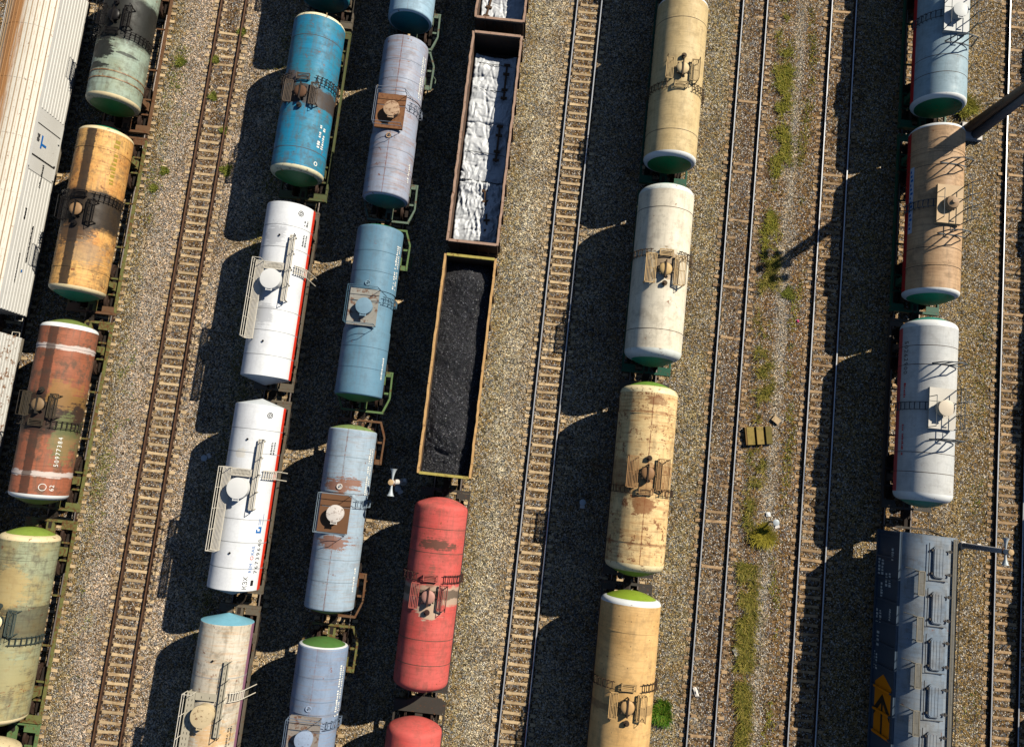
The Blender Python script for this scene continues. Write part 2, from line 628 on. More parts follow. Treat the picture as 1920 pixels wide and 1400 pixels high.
def sleeper_material(name, col, dark):
    n = Nodes(name, 0.85)
    r = n.new('ShaderNodeObjectInfo').outputs['Random']
    c = n.mix(r, scol(col, 0.72), scol(col, 1.18))
    inf = n.new('ShaderNodeObjectInfo').outputs['Location']
    ad = n.new('ShaderNodeVectorMath')
    n.put(ad.inputs[0], inf)
    n.put(ad.inputs[1], n.co())
    big = n.noise(1.7, 6, 0.7, vec=ad.outputs[0])
    c = n.mix(n.step(big, 0.47, 0.62, 0, 0.75), c, dark)
    f = n.noise(9.0, 7, 0.7)
    c = n.mix(n.step(f, 0.45, 0.75, 0, 0.55), c, dark)
    x, y, z = n.xyz()
    ax = n.math('ABSOLUTE', n.math('SUBTRACT', n.math('ABSOLUTE', x), GAUGE / 2))
    c = n.mix(n.step(n.math('ADD', ax, n.math('MULTIPLY', f, 0.18)), 0.13, 0.27, 0.7, 0), c, srgb(84, 58, 38))
    n.bump(n.noise(14, 5), 0.4, 0.01)
    return n.done(c)


M_SLP = sleeper_material('sleeper_concrete', srgb(206, 180, 142), srgb(150, 122, 90))
M_SLP2 = sleeper_material('sleeper_brown', srgb(178, 148, 112), srgb(112, 86, 62))
M_CLIP = simple('rail_fastening', srgb(52, 36, 27), 0.85, 0.0, 0.3, 9.0)


def sleeper_mesh(mat):
    mb = MB()
    L = 1.29
    xs = [-L, -L + 0.02, -0.55, -0.3, 0.3, 0.55, L - 0.02, L]
    hw = [0.08, 0.09, 0.092, 0.076, 0.076, 0.092, 0.09, 0.08]
    zt = [0.02, 0.035, 0.035, 0.024, 0.024, 0.035, 0.035, 0.02]
    vs = []
    for x, w, z in zip(xs, hw, zt):
        vs += [(x, -w - 0.02, -0.15), (x, -w, z), (x, w, z), (x, w + 0.02, -0.15)]
    fs = []
    for i in range(len(xs) - 1):
        a = i * 4
        for j in range(3):
            fs.append((a + j, a + 4 + j, a + 5 + j, a + 1 + j))
    fs += [(0, 1, 2, 3), (31, 30, 29, 28)]
    mb.add(vs, fs, 0)
    for s in (-1, 1):
        for e in (-1, 1):
            mb.box((s * GAUGE / 2 + e * 0.115, 0, 0.05), (0.09, 0.13, 0.06), 1)
    return mb.mesh('sleeper', [mat, M_CLIP])


SL = {0: sleeper_mesh(M_SLP), 1: sleeper_mesh(M_SLP2)}
RAILS = {'pol': rail_mesh(M_POL), 'dull': rail_mesh(M_DULL), 'rust': rail_mesh(M_RUSTTOP)}
track_lab = dict(
    r0='track with concrete sleepers under the white ribbed refrigerator wagons',
    r1='track with concrete sleepers under the brown, tan and grey-green tank wagons',
    A='empty track with rusty brown rails and weeds, beside the pale gravel lane',
    r2='track with concrete sleepers under the white red-striped tank wagons',
    r3='track with concrete sleepers under the blue-grey tank wagons',
    r4='track with concrete sleepers under the coal gondola and the red tank wagons',
    B='empty track with clean pale sleepers between the coal gondola and cream tank wagons',
    r6='track with concrete sleepers under the cream and beige tank wagons',
    C='empty track with sleepers half buried in brown gravel, beside the grass strip',
    D='empty track of polished rails between the whitish gravel and the grey tank wagons',
    r9='track with brown sleepers under the grey tank wagons and the covered hopper',
    E='empty track of polished rails behind the tall lamp mast',
    r11='track under the row of grey tank wagons beyond the mast')
for k, tx in TR.items():
    t = thing('railway_track', track_lab[k], 'track', (tx, 0, 0))
    t['kind'] = 'structure'
    rk = {'A': 'rust', 'B': 'pol', 'C': 'pol', 'D': 'pol', 'E': 'pol'}.get(k, 'dull')
    for s in (-1, 1):
        inst('rail', RAILS[rk], t, (s * GAUGE / 2, 0, 0))
    ph = {'A': 3.92, 'B': 15.07}.get(k, random.uniform(0, .5))
    pitch = 0.538
    sm = SL[1 if k in ('D', 'E', 'r9', 'C', 'r11') else 0]
    i0 = int(math.ceil((Y0 + 0.3 - ph) / pitch))
    i1 = int((Y1 - 0.3 - ph) / pitch)
    for i in range(i0, i1 + 1):
        y = ph + i * pitch
        o = inst('sleeper', sm, t, (random.gauss(0, 0.03), y + random.gauss(0, 0.022), random.gauss(0, 0.009)))
        o.rotation_euler = (0, 0, random.gauss(0, 0.017))

#@@PART2@@
# ------------------------------------------------------------ wagon building blocks
ZC = 2.85                                             # tank axis above the ballast
M_WHEEL = simple('wheel_steel', srgb(60, 44, 36), 0.7, 0.2, 0.3, 6.0)
M_BOGIE = simple('bogie_iron', srgb(44, 36, 31), 0.85, 0.0, 0.35, 5.0, bump=0.2)
M_BLACK = simple('black_oil', srgb(26, 23, 22), 0.45, 0.0, 0.4, 4.0)
M_HOLE = simple('dark_inside', srgb(20, 18, 17), 0.9)
M_GALV = simple('galvanised_grating', srgb(216, 208, 194), 0.5, 0.1, 0.2, 5.0)
M_RUSTPLATE = simple('rusty_plate', srgb(128, 88, 58), 0.8, 0.0, 0.3, 3.0, rust=0.5)
M_RUSTBAR = simple('rusty_bar', srgb(92, 64, 46), 0.8, 0.0, 0.35, 5.0)

_wm = MB()
_wm.lathe_y([(-0.065, 0.10), (-0.065, 0.47), (-0.03, 0.475), (-0.028, 0.51), (-0.062 + .0, 0.51)], 0, 28)
_w = MB()
prof = [(0.065, 0.0001), (0.065, 0.16), (0.03, 0.17), (0.03, 0.40), (0.065, 0.41), (0.065, 0.46), (-0.035, 0.475), (-0.035, 0.51),
        (-0.065, 0.505), (-0.065, 0.41), (-0.03, 0.40), (-0.03, 0.17), (-0.065, 0.16), (-0.065, 0.0001)]


def wheel_mesh():
    vs, fs, k = [], [], 24
    for (x, r) in prof:
        for j in range(k):
            t = 2 * PI * j / k
            vs.append((x, r * math.cos(t), r * math.sin(t)))
    for i in range(len(prof) - 1):
        for j in range(k):
            j2 = (j + 1) % k
            fs.append((i * k + j, i * k + j2, (i + 1) * k + j2, (i + 1) * k + j))
    m = MB()
    m.add(vs, fs)
    return m.mesh('wheel', M_WHEEL, 35)


ME_WHEEL = wheel_mesh()
_b = MB()
for s in (-1, 1):
    _b.prism([(-1.25, .62), (-0.7, .62), (-0.35, .38), (0.35, .38), (0.7, .62), (1.25, .62), (1.25, .80), (0.75, .86), (0.4, .98), (-0.4, .98), (-0.75, .86), (-1.25, .80)],
             'x', s * 1.02 - 0.09, s * 1.02 + 0.09)
    for a in (-0.925, 0.925):
        _b.box((s * 1.02, a, 0.675), (0.26, 0.30, 0.26))
_b.box((0, 0, 0.80), (2.2, 0.42, 0.24))
_b.lathe_z([(0, 0.26), (0.1, 0.24)], (0, 0, 0.92), 16)
ME_BOGIE = _b.mesh('bogie', M_BOGIE)
ME_AXLE = MB().tube([(-0.98, 0, 0), (0.98, 0, 0)], 0.08, 8).mesh('axle', M_WHEEL)


def coupler_mesh():
    m = MB()
    m.box((0, 0.25, 1.06), (0.20, 0.70, 0.24))
    m.prism([(-0.14, 0.55), (0.14, 0.55), (0.22, 0.72), (0.22, 0.98), (0.10, 0.92), (0.04, 0.74), (-0.05, 0.74), (-0.10, 0.96), (-0.20, 0.86), (-0.18, 0.66)],
            'z', 0.92, 1.22)
    return m.mesh('coupler', M_BOGIE)


ME_COUPLER = coupler_mesh()


def running_gear(root, half, pivot):
    for s in (-1, 1):
        b = inst('bogie', ME_BOGIE, root, (0, s * pivot, 0))
        for a in (-0.925, 0.925):
            inst('axle', ME_AXLE, b, (0, a, RT + 0.475))
            for e in (-1, 1):
                inst('wheel', ME_WHEEL, b, (e * 0.755, a, RT + 0.475), PI if e < 0 else 0.0)
        inst('coupler', ME_COUPLER, root, (0, s * (half - 0.55), 0), 0.0 if s > 0 else PI)


def arc(R, y, a0, a1, n=14, h=0.0, yf=None):
    """points on the tank round the axis, angle from the crown towards +x"""
    return [((R + h) * math.sin(a0 + (a1 - a0) * i / n), y, ZC + (R + h) * math.cos(a0 + (a1 - a0) * i / n)) for i in range(n + 1)]


def grating(m, x0, x1, y0, y1, z, along='y', gap=0.075, fr=0.045, slat=0.032):
    for yy in (y0, y1):
        m.bar((x0, yy, z), (x1, yy, z), fr, 0.06)
    for xx in (x0, x1):
        m.bar((xx, y0, z), (xx, y1, z), fr, 0.06)
    if along == 'y':
        k = max(2, int((x1 - x0) / gap))
        for i in range(1, k):
            xx = x0 + (x1 - x0) * i / k
            m.bar((xx, y0, z), (xx, y1, z), slat, 0.03)
        m.bar((x0, (y0 + y1) / 2, z - .02), (x1, (y0 + y1) / 2, z - .02), 0.03)
    else:
        k = max(2, int((y1 - y0) / gap))
        for i in range(1, k):
            yy = y0 + (y1 - y0) * i / k
            m.bar((x0, yy, z), (x1, yy, z), slat, 0.03)
    return m


def curved_ladder(m, R, y, w, a0, a1, n=7, st=0.14, r=0.022, rung_up=0.10):
    for e in (-1, 1):
        m.tube(arc(R, y + e * w / 2, a0, a1, 14, st), r, 5)
    for i in range(n + 1):
        a = a0 + (a1 - a0) * (i + 0.5) / (n + 1)
        p = lambda yy, h: ((R + h) * math.sin(a), yy, ZC + (R + h) * math.cos(a))
        m.bar(p(y - w / 2, st), p(y + w / 2, st), 0.05, 0.03)
        m.bar(p(y - w / 2, -0.01), p(y - w / 2, st + rung_up), 0.03)
        m.bar(p(y + w / 2, -0.01), p(y + w / 2, st + rung_up), 0.03)


def on_cyl_text(txt, size, y, ang, side, R, mat, name, parent, spacing=1.0):
    """lettering that lies on the tank side; reads along +Y on the +X side, along -Y on the other"""
    cu = bpy.data.curves.new('t', 'FONT')
    cu.body = txt
    cu.size = size
    cu.space_character = spacing
    cu.resolution_u = 2
    to = bpy.data.objects.new('t', cu)
    me = bpy.data.meshes.new_from_object(to)
    bpy.data.objects.remove(to)
    for v in me.vertices:
        u, w = v.co.x, v.co.y
        a = ang - w / R
        v.co = (side * (R + 0.012) * math.sin(a), y + side * u, ZC + (R + 0.012) * math.cos(a))
    me.materials.clear()
    me.materials.append(mat)
    me.name = name
    o = inst(name, me, parent)
    return o


def cyl_patch(m, R, y0, y1, a0, a1, h=0.008, n=6, mi=0):
    """thin painted patch following the shell (angles from the crown towards +x)"""
    vs, fs = [], []
    for i in range(n + 1):
        a = a0 + (a1 - a0) * i / n
        for yy in (y0, y1):
            vs.append(((R + h) * math.sin(a), yy, ZC + (R + h) * math.cos(a)))
    for i in range(n):
        fs.append((2 * i, 2 * i + 1, 2 * i + 3, 2 * i + 2))
    return m.add(vs, fs, mi)


def ring_emblem(m, R, y, ang, side, r=0.16, w=0.03, h=0.012):
    k = 20
    vs, fs = [], []
    for j in range(k):
        t = 2 * PI * j / k
        for rr in (r, r - w):
            a = ang - rr * math.sin(t) / R
            vs.append((side * (R + h) * math.sin(a), y + rr * math.cos(t), ZC + (R + h) * math.cos(a)))
    for j in range(k):
        j2 = (j + 1) % k
        fs.append((2 * j, 2 * j + 1, 2 * j2 + 1, 2 * j2))
    return m.add(vs, fs)


def blurred_lettering(R, y, ang, side, length, size, mat, parent, rows=1, seed=1):
    """rows of small strokes where the photograph shows lettering too small to read"""
    rd = random.Random(seed)
    m = MB()
    for r in range(rows):
        u = 0.0
        while u < length:
            w = size * rd.uniform(0.25, 0.6)
            h = size * rd.uniform(0.6, 1.0)
            a = ang + r * size * 1.5 / R
            y0_, y1_ = y + u, y + u + w
            cyl_patch(m, R, y0_, y1_, side * (a - h / R), side * a, 0.012, 2)
            u += w + size * rd.uniform(0.15, 0.4) + (size * 0.8 if rd.random() < 0.15 else 0)
    o = m.build('small_lettering', mat, parent)
    o['kind'] = 'stuff'
    return o


M_TXTW = simple('white_lettering', srgb(225, 225, 220), 0.6, 0, 0.1)
M_TXTK = simple('black_lettering', srgb(28, 28, 30), 0.6, 0, 0.1)
M_TXTB = simple('blue_lettering', srgb(20, 100, 175), 0.6, 0, 0.1)
M_TXTR = simple('red_lettering', srgb(205, 40, 35), 0.6, 0, 0.1)


M_SEAMD = simple('dark_seam', srgb(82, 68, 58), 0.8, 0, 0.3, 6.0)
def tank_shell(root, R, half, b, mat, head_mat, ring_mat, kn=0.28, ring=0.0, step=None, cone=False, seams=(), bands=(),
               seam_mat=None, band_mat=None):
    """shell (cylinder with rounded shoulders), two rings, two dished heads; half = to the shoulder's end"""
    ring *= 0.5
    pr = []
    ys = half - kn
    for i in range(7):
        t = PI / 2 * i / 6 * (0.72 if not cone else 0.25)
        pr.append((ys + kn * math.sin(t), R - kn * (1 - math.cos(t)) * 0.95))
    mid = [(-ys, R)]
    if step:
        s0, s1, d = step
        mid += [(s0, R), (s0 + .003, R - d), (s1 - .003, R - d), (s1, R)]
    k = int(10)
    shoulder = ring > 0 and kn >= 0.2                 # the painted ring takes in the rounded shoulder
    end = [pr[0]] if shoulder else pr
    prof_ = [(-y, r) for y, r in reversed(end)]
    n0 = [(-ys + 2 * ys * i / k, R) for i in range(1, k)]
    if step:
        n0 = [q for q in n0 if not (step[0] - .05 < q[0] < step[1] + .05)]
        n0 = sorted(n0 + mid[1:])
    prof_ = prof_ + n0 + end
    m = MB().lathe_y(prof_, ZC, 72)
    m.build('shell', mat, root, 32)
    ye, re = pr[-1]
    for s in (-1, 1):
        rr = re
        y_in = ye
        if ring > 0:
            r2 = re - ring
            bulge = 0.10 * ring / 0.25
            q = ([(s * (yy - 0.004), r_ + 0.003) for yy, r_ in pr[:-1]] if shoulder else []) + [(s * y_in, rr), (s * (y_in + bulge * 0.6), rr - ring * 0.45), (s * (y_in + bulge), r2)]
            MB().lathe_y(q, ZC, 64).build('head_ring', ring_mat, root, 50)
            y_in += bulge
            rr = r2
        if cone:
            q = [(s * y_in, rr), (s * (y_in + b), 0.03)]
            MB().lathe_y(q, ZC, 64, cap1=True).build('head', head_mat, root, 20)
        else:
            q = []
            for i in range(9):
                u = i / 8.0
                q.append((s * (y_in + b * (1 - (1 - u) ** 2)), max(rr * (1 - u), 0.01)))
            MB().lathe_y(q, ZC, 64, cap1=True).build('head', head_mat, root, 60)
    for y in seams:
        seam_mat = seam_mat or M_SEAMD
        MB().lathe_y([(y - .02, R - .02), (y - .015, R + .007), (y + .015, R + .007), (y + .02, R - .02)], ZC, 64).build('weld_seam', seam_mat or mat, root, 30)
    for y in bands:
        MB().lathe_y([(y - .04, R - .02), (y - .04, R + .022), (y + .04, R + .022), (y + .04, R - .02)], ZC, 64).build('hoop_band', band_mat or mat, root, 30)


def full_frame(root, fm, half=5.75, x=1.42, plate=None):
    m = MB()
    m.box((0, 0, 1.02), (0.42, 2 * half - 0.3, 0.30))
    for y in (-3.9, 3.9):
        m.box((0, y, 1.10), (2.4, 0.5, 0.22))
        for s in (-1, 1):
            m.prism([(s * 0.35, 1.2), (s * 1.2, 1.2), (s * 1.25, 1.95), (s * 1.05, 1.72), (s * 0.6, 1.48)], 'y', y - 0.16, y + 0.16)
    m.build('underframe', fm, root)
    for s in (-1, 1):
        mb = MB().box((s * x, 0, 1.05), (0.10, 2 * half - 0.32, 0.22))
        for y in (-4.4, -3.4, -1.4, 1.4, 3.4, 4.4):
            mb.box((s * (x - 0.34), y, 1.0), (0.58, 0.10, 0.08))
        mb.build('side_sill', fm, root)
        m2 = MB().box((0, s * (half - 0.08), 1.04), (2 * x + 0.1, 0.14, 0.30))
        for e in (-1, 1):
            m2.box((e * (x - 0.37), s * (half - 0.33), 1.16), (0.74, 0.34, 0.03))
        m2.build('end_beam', plate or fm, root)


def end_frame(root, fm, half=5.72):
    """stub frame: no side sills, bent bars round each end of the wagon"""
    m = MB().box((0, 0, 1.02), (0.42, 2 * half - 0.3, 0.30))
    for y in (-3.7, 3.7):
        m.box((0, y, 1.10), (2.3, 0.5, 0.22))
        for s in (-1, 1):
            m.prism([(s * 0.35, 1.2), (s * 1.1, 1.2), (s * 1.2, 1.95), (s * 1.0, 1.75), (s * 0.6, 1.55)], 'y', y - 0.2, y + 0.2)
    m.build('underframe', fm, root)
    for s in (-1, 1):
        m = MB()
        for e in (-1, 1):
            m.bar((e * 1.52, s * 3.2, 1.12), (e * 1.56, s * 4.75, 1.12), 0.10, 0.16)
            m.bar((e * 1.56, s * 4.75, 1.12), (e * 1.22, s * half, 1.12), 0.10, 0.16)
            m.box((e * 1.36, s * 3.3, 1.12), (0.44, 0.3, 0.10))
            m.box((e * 1.36, s * 4.45, 1.08), (0.36, 0.12, 0.10))
            m.bar((e * 1.6, s * 3.6, 1.12), (e * 1.68, s * 3.5, 0.55), 0.05)
            m.bar((e * 1.6, s * 4.1, 1.12), (e * 1.68, s * 4.2, 0.55), 0.05)
            m.bar((e * 1.68, s * 3.5, 0.55), (e * 1.68, s * 4.2, 0.55), 0.06, 0.04)
        m.bar((-1.27, s * half, 1.12), (1.27, s * half, 1.12), 0.12, 0.18)
        m.build('end_frame', fm, root)


def fit_standard(root, R, fitmat, platmat, ym=0.0, ld=1, lidmat=None, right=True, left=True, tall=0.32, pw=0.98, pl_=0.66):
    """small manhole, a grated board each side, hoop ladder, step board and valve"""
    top = ZC + R
    mh = MB().lathe_z([(-0.15, 0.33), (0.16, 0.33), (0.16, 0.38), (0.20, 0.38)], (0, ym, top), 24).build('manhole', fitmat, root, 40)
    m = MB().lathe_z([(0.205, 0.37), (0.25, 0.34), (0.285, 0.18), (0.295, 0.02)], (0, ym, top), 24)
    m.build('manhole_lid', lidmat or fitmat, mh, 50)
    m = MB()
    m.bar((0, ym - 0.5, top + 0.31), (0, ym + 0.5, top + 0.31), 0.07, 0.06)
    m.bar((0, ym - 0.47, top + 0.05), (0, ym - 0.47, top + 0.31), 0.08)
    m.tube([(0, ym + 0.47, top + 0.0), (0, ym + 0.47, top + 0.42)], 0.03)
    for i in range(8):
        t = 2 * PI * i / 8
        m.box((0.41 * math.cos(t), ym + 0.41 * math.sin(t), top + 0.17), (0.07, 0.07, 0.10))
    m.build('lid_clamp', fitmat, mh)
    for s in (-1, 1):
        x0, x1 = (0.54, pw) if s > 0 else (-pw, -0.54)
        m = MB()
        grating(m, x0, x1, ym - pl_, ym + pl_, top + 0.10, 'y')
        for yy in (ym - pl_ + .06, ym + pl_ - .06):
            m.bar((s * 0.58, yy, top - 0.1), (s * 0.58, yy, top + 0.08), 0.05)
            m.bar((s * (pw - .02), yy, top - 0.4), (s * (pw - .02), yy, top + 0.08), 0.05)
        pl = m.build('platform', platmat, root)
        r = MB()
        xe = s * pw
        for yy in (ym - pl_, ym + pl_):
            r.tube([(xe, yy, top + 0.1), (xe, yy, top + 0.1 + tall)], 0.018, 5)
        r.tube([(xe, ym - pl_, top + 0.1 + tall), (xe, ym + pl_, top + 0.1 + tall)], 0.018, 5)
        r.build('handrail', fitmat, pl)
    yl = ym + ld * 0.98
    for s, on in ((1, right), (-1, left)):
        if on:
            m = MB()
            curved_ladder(m, R, yl, 0.36, s * 0.42, s * 1.75, 7)
            m.build('ladder', fitmat, root)
    m = MB()
    grating(m, -0.38, 0.38, yl - 0.17, yl + 0.17, top + 0.12, 'x')
    for sx in (-0.36, 0.36):
        for sy in (-0.15, 0.15):
            m.bar((sx, yl + sy, top - 0.08), (sx, yl + sy, top + 0.1), 0.04)
    m.build('step_board', platmat, root)
    yv = ym - ld * 0.82
    m = MB().lathe_z([(-0.05, 0.12), (0.10, 0.12), (0.10, 0.16), (0.16, 0.16), (0.17, 0.07), (0.26, 0.07)], (0.02, yv, top), 14)
    m.build('valve', fitmat, root, 40)


def dome(root, R, r, h, ym, mat, x=0.0, name='dome'):
    top = ZC + R
    m = MB().lathe_z([(-0.35, r), (h - 0.06, r), (h - 0.06, r + 0.03), (h - 0.01, r + 0.03), (h + 0.01, r * 0.8), (h + 0.025, 0.02)], (x, ym, top), 36)
    d = m.build(name, mat, root, 35)
    m = MB()
    m.bar((x - 0.18, ym - r - 0.1, top + h - 0.05), (x + 0.18, ym - r - 0.1, top + h - 0.05), 0.05)
    for e in (-0.15, 0.15):
        m.bar((x + e, ym - r + 0.02, top + h - 0.04), (x + e, ym - r - 0.14, top + h - 0.04), 0.04)
    m.build('hinge', mat, d)
    return d


def fit_row3(root, R, platmat, domemat, fitmat, ym=0.0, vent=1):
    """wide dome on a square deck, thin guard rails, steps on the right side"""
    top = ZC + R
    x0, x1, y0, y1 = -0.95, 0.72, ym - 1.05, ym + 1.05
    zd = top + 0.10
    m = MB().box(((x0 + x1) / 2, ym, zd), (x1 - x0, y1 - y0, 0.035))
    m.box(((x0 + x1) / 2, y0 + .02, zd - 0.10), (x1 - x0 - .04, 0.04, 0.165))
    m.box(((x0 + x1) / 2, y1 - .02, zd - 0.10), (x1 - x0 - .04, 0.04, 0.165))
    m.build('deck', platmat, root)
    MB().box((0, ym + .33, zd + 0.021), (x1 - x0 - 0.02, 0.02, 0.012)).build('deck_joint', fitmat, root)
    dome(root, R, 0.44, 0.52, ym, domemat)
    m = MB()
    zr = zd + 0.85
    for (xx, yy) in ((x0, y0), (x0, y1), (x1, y0), (x1, y1)):
        m.tube([(xx, yy, zd), (xx, yy, zr)], 0.017, 5)
    for z in (zr, zd + .45):
        m.tube([(x0, y1, z), (x1, y1, z), (x1 + .45, y1 - .35, z - .5)], 0.017, 5)
        m.tube([(x0, y0, z), (x1, y0, z)], 0.017, 5)
        m.tube([(x0, y0, z), (x0, y1, z)], 0.017, 5)
    m.build('guard_rail', fitmat, root)
    m = MB()
    a0, a1 = 0.62, 1.85
    curved_ladder(m, R, y1 - 0.45, 0.36, a0, a1, 4, 0.14, 0.02, 0.02)
    m.build('ladder', fitmat, root)
    yv = ym + vent * 1.45
    v = MB().lathe_z([(-0.05, 0.16), (0.05, 0.16), (0.05, 0.11), (0.015, 0.11)], (-0.05, yv, top), 18).build('vent', domemat, root, 40)
    MB().lathe_z([(0.0, 0.05), (0.07, 0.05)], (-0.05, yv, top), 10).build('vent_cap', fitmat, v)


def fit_white(root, R, plat, mat, ym=0.0, solid=False):
    """large dome, long catwalk on the left, narrow catwalk on the right, cross board, side ladder"""
    top = ZC + R
    dome(root, R, 0.55, 0.55, ym, mat, 0.02)
    zw = top + 0.06
    def slab(m, x0, x1, y0, y1, z):
        if solid:
            m.box(((x0 + x1) / 2, (y0 + y1) / 2, z), (x1 - x0, y1 - y0, 0.05))
            k = int((y1 - y0) / 0.28)
            for i in range(k):
                yy = y0 + 0.16 + i * 0.28
                for xx in (0.3, 0.7):
                    m.box((x0 + (x1 - x0) * xx, yy, z + 0.027), (0.022, 0.12, 0.012), 1)
        else:
            grating(m, x0, x1, y0, y1, z, 'y', 0.07, 0.05, 0.034)
    m = MB()
    slab(m, -1.06, -0.62, ym - 3.43, ym + 1.07, zw)
    for yy in np.linspace(ym - 3.4, ym + 1.0, 5):
        m.bar((-1.02, yy, top - 0.6), (-1.02, yy, zw), 0.05)
        m.bar((-0.66, yy, top - 0.25), (-0.66, yy, zw), 0.05)
    w = m.build('catwalk', [plat, M_BLACK], root)
    m = MB()
    for yy in np.linspace(ym - 3.43, ym + 1.07, 5):
        m.tube([(-1.06, yy, zw), (-1.08, yy, zw + 0.7)], 0.02, 5)
    for z in (0.37, 0.7):
        m.tube([(-1.075, ym - 3.43, zw + z), (-1.075, ym + 1.07, zw + z)], 0.02, 5)
    m.tube([(-1.075, ym + 1.07, zw + 0.7), (-0.62, ym + 1.07, zw + 0.7), (-0.62, ym + 1.07, zw)], 0.02, 5)
    m.tube([(-1.075, ym - 3.43, zw + 0.7), (-0.62, ym - 3.43, zw + 0.7), (-0.62, ym - 3.43, zw)], 0.02, 5)
    m.build('handrail', M_GALV, w)
    m = MB()
    slab(m, 0.64, 0.92, ym - 1.1, ym + 2.75, zw)
    for yy in np.linspace(ym - 1.05, ym + 2.7, 5):
        m.bar((0.66, yy, top - 0.2), (0.66, yy, zw), 0.05)
        m.bar((0.90, yy, top - 0.38), (0.90, yy, zw), 0.05)
    w = m.build('catwalk', [plat, M_BLACK], root)
    m = MB()
    for yy in np.linspace(ym - 1.1, ym + 2.75, 5):
        m.tube([(0.94, yy, zw), (0.96, yy, zw + 0.4)], 0.024, 5)
    m.tube([(0.96, ym - 1.1, zw + .4), (0.96, ym + 2.75, zw + .4)], 0.02, 5)
    m.build('handrail', M_BLACK, w)
    m = MB()
    slab(m, -0.60, 0.5, ym + 0.68, ym + 1.05, zw + 0.02)
    m.build('cross_board', [plat, M_BLACK], root)
    m = MB()
    curved_ladder(m, R, ym + 0.85, 0.44, 0.72, 1.45, 6, 0.16, 0.026, 0.0)
    m.tube([(R * 1.1, ym + 0.63, ZC + .2), (R * 1.22, ym + .55, ZC - 1.3)], 0.03, 5)
    m.tube([(R * 1.1, ym + 1.07, ZC + .2), (R * 1.22, ym + 1.0, ZC - 1.3)], 0.03, 5)
    m.build('ladder', M_GALV, root)
    for yv in (-3.3, 2.9):
        m = MB().lathe_z([(-0.04, 0.04), (0.05, 0.04), (0.05, 0.06), (0.08, 0.06)], (0.0, ym + yv - 0.2, top), 10)
        m.build('vent', M_BLACK, root)


def fit_row9(root, R, deckmat, fitmat, ym=0.0, domemat=None, cap=False):
    """domed hatch on a square plate, handrails and two upright folding guard frames"""
    top = ZC + R
    zd = top + 0.16
    x0, x1 = -0.72, 0.76
    m = MB().box(((x0 + x1) / 2, ym, zd), (x1 - x0, 2.3, 0.04))
    for yy in (ym - 1.13, ym + 1.13):
        m.box(((x0 + x1) / 2, yy, zd - 0.14), (x1 - x0 - .04, 0.04, 0.24))
    m.build('deck', deckmat, root)
    MB().box(((x0 + x1) / 2, ym + 0.38, zd + 0.025), (x1 - x0 - .03, 0.018, 0.012)).build('deck_joint', fitmat, root)
    if cap:
        MB().lathe_z([(-0.3, 0.40), (0.42, 0.40), (0.56, 0.34), (0.64, 0.16), (0.66, 0.12), (0.72, 0.12), (0.73, 0.02)], (0.0, ym, top), 28).build('dome', domemat, root, 40)
    else:
        dome(root, R, 0.42, 0.62, ym, domemat or deckmat, 0.03)
    m = MB()
    for yy in (ym - 1.1, ym - 0.35, ym + 0.35, ym + 1.1):
        m.bar((x1, yy, zd), (x1 + 0.05, yy, zd + 0.85), 0.045)
        m.bar((x1 + 0.05, yy, zd + 0.85), (x1 + 0.42, yy + 0.1, zd + 0.95), 0.045)
    for z in (0.45, 0.85):
        m.bar((x1 + 0.05, ym - 1.1, zd + z), (x1 + 0.05, ym + 1.1, zd + z), 0.03)
    m2 = MB()
    for yy in (ym - 1.1, ym + 0.6):
        m2.bar((x0, yy, zd), (x0, yy, zd + 0.8), 0.035)
    m2.bar((x0, ym - 1.1, zd + .8), (x0, ym + .6, zd + .8), 0.025)
    m2.build('guard_rail', fitmat, root)
    m.build('guard_rail', fitmat, root)
    for y, in ((ym + 2.55,), (ym - 1.75,)):
        m = MB()
        pts = [(-0.55, 0.0), (-0.25, 0.75), (0.35, 0.95), (1.0, 0.72), (1.2, -0.25), (0.5, -0.02)]
        P = [(px, y, top + pz) for px, pz in pts]
        for a, b_ in zip(P, P[1:] + P[:1]):
            m.bar(a, b_, 0.055, 0.05)
        m.bar((0.0, y, top + 0.0), (0.15, y, top + 0.88), 0.06, 0.05)
        m.bar((0.5, y, top - 0.02), (0.68, y, top + 0.85), 0.06, 0.05)
        m.build('guard_frame', fitmat, root)
    m = MB()
    curved_ladder(m, R, ym + 0.1, 0.42, -0.42, -1.75, 7, 0.15, 0.024, 0.08)
    m.build('ladder', fitmat, root)


GREEN = srgb(18, 104, 66)
def cpaint(name, rgb, **k):
    return simple(name, srgb(*rgb), k.get('rough', 0.5), 0, k.get('var', 0.22), k.get('scale', 2.5), k.get('rust', 0.15))


DARK = srgb(40, 33, 28)
BLK = srgb(24, 22, 22)
# colours shared by frames and heads
F_OLIVE = cpaint('frame_olive', (112, 114, 68), rust=0.6)
F_DOLIVE = cpaint('frame_dark_olive', (88, 94, 62), rust=0.3)
F_GREEN = cpaint('frame_green', (28, 82, 62), rust=0.3)
F_GRGREY = cpaint('frame_grey_green', (104, 122, 108), rust=0.3)
F_LIME = cpaint('frame_light_green', (98, 124, 80), rust=0.3)
F_BROWN = cpaint('frame_brown', (112, 84, 62), rust=0.5)
F_DARK = cpaint('frame_dark', (66, 62, 58), rust=0.2)
F_GREY = cpaint('frame_dusty_grey', (104, 96, 84), rust=0.3)
H_CREAM = cpaint('ring_cream', (218, 200, 160), rust=0.2, var=0.12)
H_WHITE = cpaint('ring_white', (224, 226, 226), rust=0.05, var=0.1)

